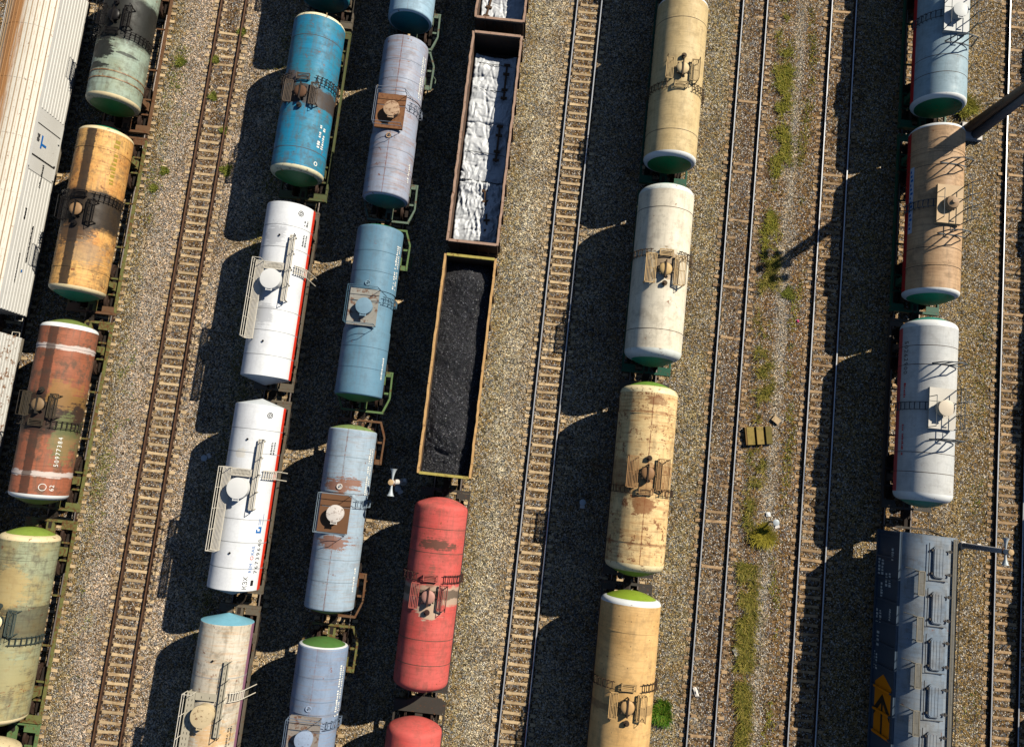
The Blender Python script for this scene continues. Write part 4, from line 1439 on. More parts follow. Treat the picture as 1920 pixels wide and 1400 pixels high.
octf = np.array([[0, 1, 4], [1, 2, 4], [2, 3, 4], [3, 0, 4], [1, 0, 5], [2, 1, 5], [3, 2, 5], [0, 3, 5]])
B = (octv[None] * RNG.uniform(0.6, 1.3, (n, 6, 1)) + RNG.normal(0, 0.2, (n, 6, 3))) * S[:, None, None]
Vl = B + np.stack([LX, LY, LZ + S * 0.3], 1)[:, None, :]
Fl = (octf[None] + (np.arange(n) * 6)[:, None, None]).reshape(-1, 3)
M_LUMP = stone_mat('coal_lump', [(0, srgb(28, 28, 32)), (0.55, srgb(48, 49, 56)), (0.86, srgb(84, 86, 96)), (0.965, srgb(160, 162, 170))])  # the few palest lumps are the coal's sparkle put into the colour
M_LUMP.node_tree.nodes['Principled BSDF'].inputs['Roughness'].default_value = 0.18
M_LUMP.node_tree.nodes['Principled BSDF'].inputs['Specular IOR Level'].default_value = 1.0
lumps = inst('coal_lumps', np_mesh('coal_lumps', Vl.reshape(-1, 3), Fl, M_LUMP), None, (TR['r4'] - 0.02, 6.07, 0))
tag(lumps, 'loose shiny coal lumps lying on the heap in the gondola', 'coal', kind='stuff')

# tarpaulins
tn = Nodes('tarpaulin', 0.45, 0.0, 0.5)
tcol = tn.mix(tn.noise(2.0, 6, 0.7), srgb(176, 180, 188), srgb(220, 222, 226))
tcol = tn.mix(tn.step(tn.noise(5.0, 7, 0.7), 0.54, 0.66, 0, 0.4), tcol, srgb(132, 128, 126))
tn.bump(tn.noise(6.0, 6, 0.6), 0.25, 0.02)
M_TARP = tn.done(tcol)


def tarp(label, ya, yb, seed, zt=2.28, wx=1.40, skew=0.0, group='white tarpaulins in the gondola', lift=0.0, crumple=0.8):
    """one crumpled sheet over bales, its edges hanging down; coordinates relative to the gondola track"""
    L = yb - ya
    nxx, nyy = 64, int(L / 0.045)
    U, Vv = np.meshgrid(np.linspace(-1, 1, nxx), np.linspace(0, 1, nyy))
    X = U * wx
    Y = ya + Vv * L
    ed = np.clip((1 - np.abs(U)) / 0.08, 0, 1) ** 0.6
    ee = np.clip(np.minimum(Vv, 1 - Vv) * L / 0.22, 0, 1) ** 0.6
    z = zt - 0.25 * (1 - ed) - (0.34) * (1 - ee)
    bale = 0.10 * np.abs(np.sin((Y - ya) * PI / 1.55)) ** 0.6
    z = z + bale * ed
    # long folds and crumples: ridged noise
    def ridge(a, b, s):
        return 1 - np.abs(2 * fbm(a, b, s, 3) - 1) * 2.2
    wob = fbm(X * 0.9, Y * 0.9, seed + 3) * 2
    cr = crumple * np.clip(fbm(X * 0.5, Y * 0.4, seed + 70, 2) * 2.4 - 0.6, 0.25, 1.2)
    z = z + 0.10 * ridge(X * 0.9 + wob * 1.2, Y * 0.30 + wob * 0.6, seed) + 0.075 * cr * ridge(X * 2.4 + wob + Y * 0.35, Y * 0.55 - wob * 0.6, seed + 9)
    z = z + 0.05 * cr * ridge(X * 4.8 + wob * 2 - Y * 0.8, Y * 2.2 - X, seed + 21)
    rc = random.Random(seed)
    for _ in range(int(5 + 3 * crumple)):                # sharp pulled creases, each with its own run
        x0_, ym_, ln, sl = rc.uniform(-1.2, 1.2), rc.uniform(ya, yb), rc.uniform(0.5, 1.6), rc.uniform(-0.35, 0.35)
        dd = np.abs(X - (x0_ + sl * (Y - ym_) + 0.08 * np.sin(Y * 3 + x0_ * 7)))
        msk = np.clip(1 - np.abs(Y - ym_) / ln, 0, 1) ** 0.7
        z = z - 0.045 * msk * np.exp(-(dd / 0.06) ** 2) + 0.02 * msk * np.exp(-((dd - 0.13) / 0.08) ** 2)
    for _ in range(int(2 + 5 * crumple)):                # and some that run across
        x0_, ym_, ln = rc.uniform(-0.8, 0.8), rc.uniform(ya + .3, yb - .3), rc.uniform(0.4, 1.0)
        dd = np.abs(Y - (ym_ + 0.15 * np.sin(X * 3 + ym_)))
        z = z - 0.05 * np.clip(1 - np.abs(X - x0_) / ln, 0, 1) * np.exp(-(dd / 0.06) ** 2)
    X = X + 0.06 * (fbm(Y * 1.3, U * 2, seed + 40) - 0.5) * 2
    Y = Y + 0.16 * (fbm(X * 1.6, Vv * 5, seed + 50) - 0.5) * 2 + skew * U
    V_ = np.stack([X.ravel(), Y.ravel(), (z + lift).ravel()], 1)
    I_ = (np.arange(nyy - 1)[:, None] * nxx + np.arange(nxx - 1)[None, :]).ravel()
    F_ = np.stack([I_, I_ + 1, I_ + nxx + 1, I_ + nxx], 1)
    o = inst('tarpaulin', np_mesh('tarpaulin', V_, F_, M_TARP, True), None, (TR['r4'] - 0.02, 0, 0))
    md = o.modifiers.new('thickness', 'SOLIDIFY')
    md.thickness = 0.012
    tag(o, label, 'tarpaulin', group)
    return o


tarp('white tarpaulin with a bunched blue-shaded end, next to the bare gondola floor', 21.1, 25.75, 101)
tarp('smooth white tarpaulin between the bunched sheet and the crumpled sheet', 17.2, 21.35, 202, lift=-0.05)
tarp('heavily crumpled white tarpaulin against the gondola end wall', 13.45, 17.45, 303, lift=0.03, crumple=1.7)
tarp('white tarpaulin in the dark gondola, with a rusty bar on it', 27.55, 33.0, 404)
M_STRAP = simple('strap_dark', srgb(46, 52, 44), 0.8)
for (ya, lab) in ((25.0, 'thin dark rope tied across the bunched white tarpaulin'), (23.3, 'thin green rope across the middle of the bunched tarpaulin sheet'),
                  (19.25, 'thin dark rope across the smooth tarpaulin sheet'), (17.45, 'thin dark rope where smooth and crumpled tarpaulins meet'),
                  (15.75, 'thin dark rope across the heavily crumpled tarpaulin')):
    pts = [(-1.36, ya + 0.05, 2.0)] + [(x, ya - 0.05 * x, 2.46 + 0.02 * math.sin(x * 5)) for x in np.linspace(-1.15, 1.15, 9)] + [(1.36, ya - 0.06, 2.0)]
    o = MB().tube(pts, 0.018, 5).build('rope', M_STRAP, None, None, (TR['r4'] - 0.02, 0, 0))
    tag(o, lab, 'rope', 'ropes over the tarpaulins')
M_CLAMP = simple('clamp_iron', srgb(84, 62, 44), 0.8, 0, 0.35, 6.0)
for (a, b_, lab, lit) in (((0.72, 25.1), (0.75, 22.75), 'rusty bar with cross lugs lying on the bunched tarpaulin', 0), ((0.72, 21.1), (0.72, 18.75), 'rusty bar with cross lugs lying on the smooth tarpaulin', 0),
                          ((0.28, 16.95), (0.72, 14.3), 'rusty bar with cross lugs slanting over the crumpled tarpaulin', 1), ((-0.55, 30.6), (-0.95, 28.0), 'rusty bar with cross lugs in the dark gondola', 1)):
    root = thing('clamp_bar', lab, 'bar', (TR['r4'] - 0.02 + a[0], a[1], 2.44), 0, 'rusty bars on the tarpaulins')
    d = (b_[0] - a[0], b_[1] - a[1])
    L = math.hypot(*d)
    u = (d[0] / L, d[1] / L)
    nrm = (-u[1], u[0])
    MB().bar((0, 0, 0.05), (d[0], d[1], 0.05), 0.11, 0.09).build('beam', M_CLAMP, root)
    for f in (0.03, 0.28, 0.72, 0.95):
        c = (d[0] * f, d[1] * f)
        MB().bar((c[0] - nrm[0] * 0.19, c[1] - nrm[1] * 0.19, 0.07), (c[0] + nrm[0] * 0.19, c[1] + nrm[1] * 0.19, 0.07), 0.14, 0.10).build('lug', M_CLAMP, root)

# ------------------------------------------------------------ white refrigerator wagons
def roof_mat(name, seed, base, rustamt):
    n = Nodes(name, 0.6, 0, 0.3)
    x, y, z = n.xyz()
    c = n.mix(n.noise(0.6, 5, 0.6, off=(seed, 0, 0)), scol(base, 0.86), scol(base, 1.08))
    sv = n.noise(1.0, 7, 0.7, vec=n.scaled((3.0, 0.22, 3.0), (seed, 0, 0)))
    w = n.math('ABSOLUTE', n.math('ADD', x, 0.5))
    w = n.math('ADD', w, n.math('MULTIPLY', n.math('SUBTRACT', sv, 0.5), 1.6))
    c = n.mix(n.step(w, 0.22, 0.72, rustamt, 0.0), c, srgb(166, 108, 44))
    w2 = n.math('ADD', n.math('ABSOLUTE', n.math('ADD', x, 1.25)), n.math('MULTIPLY', n.math('SUBTRACT', sv, 0.5), 0.7))
    c = n.mix(n.step(w2, 0.05, 0.35, rustamt * 0.7, 0.0), c, srgb(190, 142, 76))
    # rust creeping along every rib
    rib = n.math('PINGPONG', n.math('ADD', x, 0.02), 0.13)
    f = n.noise(2.2, 7, 0.7, off=(0, seed, 0))
    c = n.mix(n.math('MULTIPLY', n.step(rib, 0.0, 0.03, 1.0, 0.0), n.step(f, 0.4, 0.62, 0, 0.6)), c, srgb(158, 112, 78))
    c = n.mix(n.step(n.noise(4.5, 9, 0.75, off=(seed, 2, 0)), 0.60, 0.64, 0, 0.85), c, srgb(112, 74, 44))
    return n.done(c)


def side_mat(name, seed, base, rust):
    n = Nodes(name, 0.5, 0, 0.35)
    c = n.mix(n.noise(0.8, 5, 0.6, off=(seed, 0, 0)), scol(base, 0.88), scol(base, 1.08))
    st = n.noise(1.0, 6, 0.7, vec=n.scaled((1, 6, 0.8), (seed, 0, 0)))
    c = n.mix(n.step(st, 0.55, 0.8, 0, 0.4), c, srgb(150, 140, 124))
    c = n.mix(n.step(n.noise(3.2, 9, 0.75, off=(seed, 5, 0)), 0.70 - rust * 0.1, 0.73 - rust * 0.1, 0, 0.9), c, srgb(120, 78, 40))
    return n.done(c)


def refrigerator(label, Y, half, seed, doors, rust):
    root = thing('refrigerator_wagon', label, 'refrigerator wagon', (TR['r0'], Y, 0), 0, 'white ribbed refrigerator wagons')
    rmat = roof_mat('roof_white_%d' % seed, seed, srgb(214, 208, 196), 0.9 if rust < 1 else 0.5)
    smat = side_mat('side_white_%d' % seed, seed, srgb(204, 202, 198), rust)
    ribm = roof_mat('roof_rib_%d' % seed, seed + 5, srgb(176, 152, 126), 0.6)
    W, ze, zk = 1.55, 3.84, 4.5
    def zr(x):
        return ze + (zk - ze) * (1 - abs(x / W) ** 2.2)
    # roof skin
    xs = [W * (-1 + 2 * i / 24) for i in range(25)]
    m = MB()
    vs = []
    for y in (-half, half):
        vs += [(x, y, zr(x)) for x in xs]
    m.add(vs, [(i, i + 1, 26 + i, 25 + i) for i in range(24)])
    m.add([(x, y, zr(x) - 0.05) for y in (-half, half) for x in xs], [(i, i + 1, 26 + i, 25 + i) for i in range(24)])
    roof = m.build('roof', rmat, root, 60)
    k = 12
    for i in range(k):
        x = -W + 0.12 + i * (2 * W - 0.24) / (k - 1)
        dx = 0.03
        m = MB().prism([(x - dx, zr(x - dx) - 0.02), (x - dx * .6, zr(x) + 0.028), (x + dx * .6, zr(x) + 0.028), (x + dx, zr(x + dx) - 0.02)], 'y', -half + 0.02, half - 0.02)
        m.build('roof_rib', ribm, roof)
    for y in np.arange(-half + 3.4, half - 1, 3.4):
        vs, fs = [], []
        for yy in (y - 0.02, y + 0.02):
            vs += [(x, yy, zr(x) + 0.012) for x in xs]
        MB().add(vs, [(i, i + 1, 26 + i, 25 + i) for i in range(24)]).build('roof_seam', rmat, roof)
    for s in (-1, 1):
        MB().box((s * (W - 0.03), 0, 2.5), (0.06, 2 * half - 0.04, 2.66)).build('side_wall', smat, root)
        for i in range(9):
            z = 1.35 + i * 0.27
            for (a, b_) in ((-half + 0.05, -1.95), (1.95, half - 0.05)):
                MB().prism([(s * (W - 0.004), z - 0.07), (s * (W + 0.035), z - 0.035), (s * (W + 0.035), z + 0.035), (s * (W - 0.004), z + 0.07)], 'y', a, b_).build('side_rib', smat, root)
        MB().box((s * (W + 0.01), 0, ze - 0.03), (0.1, 2 * half, 0.08)).build('eave', smat, root)
        MB().box((s * (W - 0.02), 0, 1.10), (0.12, 2 * half - 0.1, 0.18)).build('side_sill', simple('sill_grey_%d%d' % (seed, s), srgb(120, 112, 100), 0.8), root)
        # door in the middle with a plain panel each side
        for e in (-1, 1):
            MB().box((s * (W + 0.012), e * 1.45, 2.52), (0.03, 0.86, 2.5)).build('door_panel', smat, root)
        d = MB().box((s * (W + 0.03), 0, 2.55), (0.06, 1.86, 2.45))
        for i in range(8):
            d.box((s * (W + 0.062), 0, 1.55 + i * 0.27), (0.012, 1.8, 0.06))
        d = d.build('door', smat, root)
        for e in (-1, 1):
            MB().box((s * (W + 0.045), e * 0.96, 2.5), (0.05, 0.05, 2.5)).build('door_gap', M_HOLE, d)
            MB().box((s * (W + 0.09), e * 0.7, 1.5), (0.08, 0.36, 0.12)).build('door_latch', smat, d)
        MB().box((s * (W + 0.07), 0, 3.80), (0.10, 3.5, 0.06)).build('door_rail', smat, root)
        MB().box((s * (W + 0.07), 0, 1.36), (0.10, 3.5, 0.06)).build('door_rail', smat, root)
    for s in (-1, 1):
        pts = [(-W + .05, 1.2)] + [(W - .05, 1.2)] + [(x * 0.97, zr(x) - 0.06) for x in reversed(xs)]
        MB().prism(pts, 'y', s * (half - 0.07), s * (half - 0.02)).build('end_wall', smat, root)
        m = MB()
        for x in (0.95, 1.4):
            m.tube([(x, s * half, 1.25), (x, s * (half + 0.28), 1.25)], 0.022, 5)
        m.tube([(0.95, s * (half + 0.28), 1.25), (1.4, s * (half + 0.28), 1.25)], 0.022, 5)
        m.build('end_step', M_GALV, root)
    m = MB().box((0, 0, 1.02), (0.42, 2 * half - 0.3, 0.3))
    m.build('underframe', F_DARK, root)
    running_gear(root, half + 0.5, half - 3.2)
    return root


R1 = refrigerator('long white refrigerator wagon with rust-streaked ribbed roof and blue door mark', 16.65, 10.32, 1, True, 0.4)
R2 = refrigerator('white refrigerator wagon with torn rusty patches on its ribbed roof', -5.35, 10.4, 2, True, 1.6)
# marks on the door of the first one (flat paint)
xm = 1.55 + 0.072
MB().box((xm, 0.02, 3.05), (0.012, 0.80, 0.13)).build('blue_mark', M_TXTB, R1)
MB().box((xm + 0.002, -0.12, 2.78), (0.012, 0.14, 0.42)).build('blue_mark', M_TXTB, R1)
m = MB()
for i in range(7):
    m.box((xm, 0.36 - 0.07 * i, 3.42 - 0.01 * (i % 3)), (0.012, 0.042, 0.26 - 0.03 * (i % 4)))
m.build('door_lettering', M_TXTK, R1)
def flat_side_text(txt, size, y, z, x, mat, parent, name='small_lettering'):
    cu = bpy.data.curves.new('t', 'FONT')
    cu.body = txt
    cu.size = size
    to = bpy.data.objects.new('t', cu)
    me = bpy.data.meshes.new_from_object(to)
    bpy.data.objects.remove(to)
    sg = 1 if x > 0 else -1
    for v in me.vertices:
        u, w = v.co.x, v.co.y
        v.co = (x, y + sg * u, z + w)
    me.materials.clear()
    me.materials.append(mat)
    return inst(name, me, parent)
xs_ = 1.55 + 0.045
def flat_lettering(x, y, z, length, size, mat, parent, seed, rows=1):
    rd = random.Random(seed)
    m = MB()
    for r in range(rows):
        u = 0.0
        while u < length:
            w, h = size * rd.uniform(0.25, 0.6), size * rd.uniform(0.6, 1.0)
            m.box((x, y + u + w / 2, z - r * size * 1.6 + h / 2), (0.008, w, h))
            u += w + size * rd.uniform(0.15, 0.4)
    o = m.build('small_lettering', mat, parent)
    o['kind'] = 'stuff'
    return o
flat_lettering(xs_, -2.6, 2.35, 1.4, 0.16, M_TXTK, R1, 1)
flat_lettering(xs_, -4.8, 3.1, 0.6, 0.16, M_TXTK, R1, 2)
flat_lettering(xs_, -7.2, 2.2, 2.2, 0.13, M_TXTK, R1, 3)
flat_lettering(xs_, -8.6, 2.9, 1.8, 0.10, M_TXTK, R1, 4)
MB().box((xs_, -7.8, 2.5), (0.012, 0.16, 0.10)).build('blue_mark', M_TXTB, R1)

# ------------------------------------------------------------ covered hopper wagon
HP = thing('covered_hopper_wagon', 'slate-blue covered hopper wagon with roof hatches and orange arrow panel', 'hopper wagon', (TR['r9'], -8.1, 0))
M_HB = paint('hopper_blue', srgb(116, 132, 150), srgb(140, 142, 144), 30.0, 0.12, 0.35, 0.55, streak=0.3, streakcol=srgb(96, 100, 104))
M_HS = simple('hopper_side', srgb(58, 74, 92), 0.6, 0, 0.2, 2.0)
M_HG = simple('hopper_grating', srgb(134, 128, 116), 0.6, 0.2, 0.25, 6.0)
M_ORANGE = simple('orange_panel', srgb(244, 140, 10), 0.55, 0, 0.08, 3.0)
HW, HH, ZE, ZK = 1.50, 7.55, 3.70, 4.38
def hz(x):
    return ZE + (ZK - ZE) * (1 - abs(x / HW) ** 2.6)
xs = [HW * (-1 + 2 * i / 28) for i in range(29)]
m = MB()
m.add([(x, y, hz(x)) for y in (-HH, HH) for x in xs], [(i, i + 1, 30 + i, 29 + i) for i in range(28)])
m.add([(x, y, hz(x) - 0.05) for y in (-HH, HH) for x in xs], [(i, i + 1, 30 + i, 29 + i) for i in range(28)])
m.build('roof', M_HB, HP, 60)
for s in (-1, 1):
    MB().box((s * (HW - 0.03), 0, 2.45), (0.06, 2 * HH - 0.04, 2.56)).build('side_wall', M_HS, HP)
    for i in range(13):
        yy = -HH + 0.3 + i * (2 * HH - 0.6) / 12
        MB().prism([(s * HW, 1.2), (s * (HW + 0.10), 1.25), (s * (HW + 0.10), 3.55), (s * HW, 3.68)], 'y', yy - 0.05, yy + 0.05).build('side_post', M_HS, HP)
    MB().box((s * (HW + 0.03), 0, ZE - 0.04), (0.14, 2 * HH, 0.10)).build('top_chord', M_HB if s > 0 else M_HS, HP)
    MB().box((s * (HW + 0.03), 0, 1.12), (0.16, 2 * HH, 0.16)).build('side_sill', M_HS, HP)
    pts = [(-HW + .05, 2.2), (HW - .05, 2.2)] + [(x * 0.96, hz(x) - 0.06) for x in reversed(xs)]
    MB().prism(pts, 'y', s * (HH - 0.08), s * (HH - 0.02)).build('end_wall', M_HB, HP)
    # sloping chute sheet and end platform below it
    MB().add([(-1.3, s * HH, 2.2), (1.3, s * HH, 2.2), (1.1, s * (HH - 1.6), 1.2), (-1.1, s * (HH - 1.6), 1.2)], [(0, 1, 2, 3)]).build('end_slope', M_HS, HP)
    m = MB().box((0, s * (HH + 0.25), 1.12), (2.7, 0.12, 0.24))
    for x in (-1.25, 1.25):
        m.bar((x, s * (HH + 0.25), 1.2), (x, s * (HH - 0.05), 3.2), 0.06)
    m.bar((0.2, s * (HH + 0.25), 1.9), (1.28, s * (HH + 0.25), 1.9), 0.05)
    m.build('end_beam', F_DARK, HP)
# hatches along the crown, small boards on the left, catwalk on the right
HX, PITCH = 0.22, 2.41
for i in range(6):
    yc = 8.1 - 1.94 - i * PITCH
    if yc < -HH + 0.8:
        break
    base = MB().box((HX, yc, ZK + 0.005), (1.02, 2.0, 0.03)).build('hatch_base', M_HB, HP)
    pts, rx, ry, rr = [], 0.35, 0.84, 0.16
    for (cx_, cy_, a0) in ((rx - rr, ry - rr, 0), (-rx + rr, ry - rr, 1), (-rx + rr, -ry + rr, 2), (rx - rr, -ry + rr, 3)):
        for j in range(5):
            t = PI / 2 * (a0 + j / 4.0)
            pts.append((HX + cx_ + rr * math.cos(t), yc + cy_ + rr * math.sin(t)))
    h = MB().prism(pts, 'z', ZK + 0.02, ZK + 0.13)
    pin = [(HX + (px - HX) * 0.9, yc + (py - yc) * 0.95) for px, py in pts]
    h.prism(pin, 'z', ZK + 0.12, ZK + 0.16)
    h = h.build('hatch', M_HB, HP)
    for dx in (-0.17, 0.0, 0.17):
        MB().box((HX + dx, yc, ZK + 0.166), (0.05, 1.45, 0.016)).build('hatch_rib', M_HB, h)
    for e in (-0.62, 0.62):
        mm = MB().bar((HX + 0.30, yc + e, ZK + 0.17), (HX + 0.72, yc + e, ZK + 0.14), 0.05, 0.05)
        mm.box((HX + 0.56, yc + e, ZK + 0.12), (0.09, 0.16, 0.12))
        mm.build('hatch_clamp', F_DARK, h)
        MB().box((HX - 0.39, yc + e, ZK + 0.08), (0.12, 0.10, 0.10)).build('hatch_hinge', F_DARK, h)
    m = MB().tube([(HX - 0.56, yc - 0.98, ZK + 0.08), (HX - 0.56, yc + 0.98, ZK + 0.08)], 0.018, 5)
    m.tube([(HX - 0.56, yc - 0.98, ZK + 0.08), (HX + 0.5, yc - 0.98, ZK + 0.08)], 0.018, 5)
    m.build('torsion_bar', F_DARK, HP)
    yb = yc - PITCH / 2
    if yb > -HH + 0.7:
        m = MB()
        grating(m, -0.92, -0.60, yb - 0.64, yb + 0.64, ZK + 0.20, 'y', 0.06)
        for xx in (-0.9, -0.62):
            for yy in (yb - 0.6, yb + 0.6):
                m.bar((xx, yy, hz(xx) - 0.03), (xx, yy, ZK + 0.2), 0.05)
        m.tube([(-0.92, yb + 0.64, ZK + 0.2), (-1.1, yb + 0.7, ZK + 0.1), (-1.32, yb + 0.72, ZE + 0.2)], 0.02, 5)
        m.build('roof_board', M_HG, HP)
m = MB()
grating(m, 1.12, 1.36, -HH + 0.15, HH - 0.1, 4.20, 'y', 0.06, 0.035)
for yy in np.arange(-HH + 0.3, HH, 1.2):
    m.bar((1.14, yy, hz(1.14) - 0.03), (1.14, yy, 4.18), 0.04)
    m.bar((1.34, yy, hz(1.34) - 0.03), (1.34, yy, 4.18), 0.04)
m.build('catwalk', M_HG, HP)
m = MB()
for yy in np.arange(-HH + 0.3, HH, 1.2):
    m.tube([(1.42, yy, 4.0), (1.46, yy, 4.32)], 0.02, 5)
m.tube([(1.46, -HH + 0.2, 4.32), (1.46, HH - 0.2, 4.32)], 0.022, 5)
m.build('handrail', F_DARK, HP)
# orange panel with its black arrow, painted on the left side between the posts
xo = -HW - 0.006
pan = MB().prism([(-3.75, 1.45), (-3.75, 3.25), (-0.95, 3.30), (-0.40, 2.35), (-0.95, 1.45)], 'x', xo - 0.004, xo + 0.004).build('orange_panel', M_ORANGE, HP)
for yy in (-3.15, -2.0 + 0.04, -0.80):
    pass
for i in range(13):
    yy = -HH + 0.3 + i * (2 * HH - 0.6) / 12
    if -3.75 < yy < -0.7:
        MB().prism([(-HW - .012, 1.45), (-HW - 0.112, 1.45), (-HW - 0.112, 3.25), (-HW - .012, 3.25)], 'y', yy - 0.056, yy + 0.056).build('orange_post_face', M_ORANGE, pan)
xk = xo - 0.010
m = MB()
m.prism([(-3.75, 2.26), (-3.75, 2.46), (-1.9, 2.46), (-1.9, 2.26)], 'x', xk - .002, xk + .002)
m.prism([(-1.45, 2.36), (-2.35, 3.25), (-2.75, 3.25), (-1.95, 2.45), (-1.95, 2.27), (-2.75, 1.45), (-2.35, 1.45)], 'x', xk - .004, xk)
m.build('black_arrow', M_TXTK, pan)
for i, (y, z, l, sz) in enumerate(((5.0, 1.6, 0.9, 0.26), (3.6, 1.6, 0.9, 0.26), (4.4, 2.5, 0.7, 0.24), (5.9, 2.7, 0.6, 0.24), (2.3, 1.6, 0.7, 0.24), (1.0, 1.4, 0.8, 0.28), (-0.3, 1.4, 0.9, 0.2), (2.6, 2.7, 0.6, 0.2))):
    flat_lettering(-HW - 0.014, y, z, l, sz, M_TXTW, HP, i, 2 if i % 2 == 0 else 1)
running_gear(HP, HH + 0.85, 5.3)

# ------------------------------------------------------------ lamp mast, loudspeaker posts, intercom posts
M_STEEL = simple('mast_steel', srgb(112, 100, 92), 0.6, 0.3, 0.25, 2.5, rust=0.3)
M_CONC = simple('post_concrete', srgb(222, 216, 212), 0.8, 0, 0.12, 4.0)
M_HORN = simple('horn_grey', srgb(176, 184, 190), 0.5, 0.1, 0.12, 4.0)
MAST = thing('lamp_mast', 'tall twin-pole steel lamp mast rising beside the tan-brown tank wagon', 'mast', (27.35, 25.25, 0))
MH = 12.6
MB().box((0, 0, 0.12), (1.3, 1.1, 0.3)).build('footing', M_CONC, MAST)
for s in (-1, 1):
    MB().tube([(s * 0.235, s * -0.2, 0.2), (s * 0.17, s * -0.145, 6.5), (s * 0.09, s * -0.08, MH)], [0.31, 0.225, 0.11], 14).build('pole', M_STEEL if s < 0 else simple('mast_grey', srgb(112, 116, 126), 0.6, 0.1), MAST, 40)  # brown left, blue-grey right: lit and shaded halves put into the pole colours
m = MB()
for z in np.arange(1.5, MH, 1.6):
    m.box((0, 0, z), (0.24, 0.2, 0.08))
m.build('brace', M_STEEL, MAST)
MB().tube([(0.2, 0.18, 0.3)] + [(0.24 + 0.05 * math.sin(z * 1.3), 0.1 + 0.05 * math.cos(z), z) for z in np.arange(0.8, MH, 0.6)], 0.025, 5).build('cable', M_BLACK, MAST)
# caged ladder section and crown with floodlights
m = MB()
for z in (8.2, 9.0, 9.8, 10.6):
    m.tube([(-0.35 + 0.62 * math.cos(t), -0.1 + 0.62 * math.sin(t), z) for t in np.linspace(0, 2 * PI, 25)], 0.028, 5)
for t in (1.6, 2.6, 3.6, 4.6):
    m.tube([(-0.35 + 0.62 * math.cos(t), -0.1 + 0.62 * math.sin(t), 8.2), (-0.35 + 0.62 * math.cos(t), -0.1 + 0.62 * math.sin(t), 10.6)], 0.022, 5)
m.build('ladder_cage', M_RUSTBAR, MAST)
m = MB().tube([(0.75 * math.cos(t), 0.75 * math.sin(t), MH - 0.3) for t in np.linspace(0, 2 * PI, 25)], 0.045, 6)
for t in (0, PI / 2):
    m.bar((0.75 * math.cos(t), 0.75 * math.sin(t), MH - 0.3), (-0.75 * math.cos(t), -0.75 * math.sin(t), MH - 0.3), 0.06)
m.build('crown_ring', M_STEEL, MAST)
for i in range(6):
    t = 2 * PI * i / 6 + 0.3
    c = Vector((0.8 * math.cos(t), 0.8 * math.sin(t), MH - 0.15))
    u = Vector((math.cos(t) * 0.7, math.sin(t) * 0.7, -0.7))
    fl = MB().tube([c - u * 0.12, c + u * 0.16, c + u * 0.36], [0.09, 0.19, 0.24], 12).build('floodlight', M_HORN, MAST, 40)
    MB().tube([c + u * 0.361, c + u * 0.37], [0.22, 0.22], 12).build('lamp_glass', simple('lamp_glass', srgb(200, 210, 215), 0.1), fl)


def speaker_post(label, x, y, h):
    root = thing('loudspeaker_post', label, 'loudspeaker post', (x, y, 0), 0, 'concrete loudspeaker posts')
    MB().lathe_z([(0, 0.24), (0.15, 0.22), (0.2, 0.17), (h, 0.14), (h + 0.02, 0.12)], (0, 0, -0.02), 18).build('post', M_CONC, root, 40)
    MB().lathe_z([(h, 0.155), (h + 0.08, 0.15), (h + 0.1, 0.05)], (0, 0, 0), 16).build('cap', simple('cap_tan', srgb(190, 160, 120), 0.8), root)
    MB().box((0, 0, h - 0.45), (0.34, 0.34, 0.07)).build('collar', M_RUSTBAR, root)
    for s in (-1, 1):
        a = (0.0, s * 0.14, h - 0.42)
        hn = MB().tube([a, (0, s * 0.34, h - 0.42), (0, s * 0.52, h - 0.42), (0, s * 0.66, h - 0.42), (0, s * 0.74, h - 0.42)], [0.05, 0.065, 0.10, 0.15, 0.20], 16).build('horn', M_HORN, root, 50)
        MB().tube([(0, s * 0.741, h - 0.42), (0, s * 0.745, h - 0.42)], [0.18, 0.18], 16).build('horn_mouth', M_HOLE, hn)
    b = MB().box((0.22, 0.12, 1.1), (0.2, 0.2, 0.34)).build('junction_box', M_CONC, root)
    return root


speaker_post('white loudspeaker post with two horns between the pale blue tank and the coal gondola', -6.16, -0.95, 5.0)
speaker_post('white loudspeaker post with two horns beside the covered hopper wagon', 27.75, -0.97, 4.45)


def intercom(label, x, y, rz):
    root = thing('intercom_post', label, 'intercom post', (x, y, gz_at(x, y)), rz, 'low intercom posts')
    MB().tube([(0, 0, -0.05), (0, 0, 1.0)], 0.05, 8).build('stem', M_HORN, root)
    MB().lathe_z([(1.0, 0.05), (1.02, 0.18), (1.10, 0.19), (1.13, 0.10)], (0, 0, 0), 16).build('round_head', M_HORN, root, 40)
    MB().box((0.02, -0.26, 0.85), (0.28, 0.18, 0.2)).build('box', M_CONC, root)
    MB().bar((0, 0, 0.85), (0.02, -0.2, 0.85), 0.05).build('bracket', M_HORN, root)


intercom('low grey intercom post beside the numbered white tank wagon', -17.9, -0.85, 2.2)
intercom('low grey intercom post beside the rust-lined cream tank wagon', 4.65, -0.95, 0.0)
intercom('low grey intercom post at the foot of the coal gondola loudspeaker post', -6.28, -1.35, 0.6)
intercom('low grey intercom post next to the dry yellow bush', 16.1, -0.85, 0.4)

# ------------------------------------------------------------ crate of planks, rags, stones, twigs
def wood(name, col):
    n = Nodes(name, 0.85)
    f = n.noise(1.0, 7, 0.7, vec=n.scaled((18, 2.0, 8)))
    c = n.mix(f, scol(col, 0.6), scol(col, 1.3))
    c = n.mix(n.step(n.noise(4.0, 5), 0.5, 0.7, 0, 0.6), c, srgb(96, 92, 40))
    n.bump(f, 0.5, 0.01)
    return n.done(c)


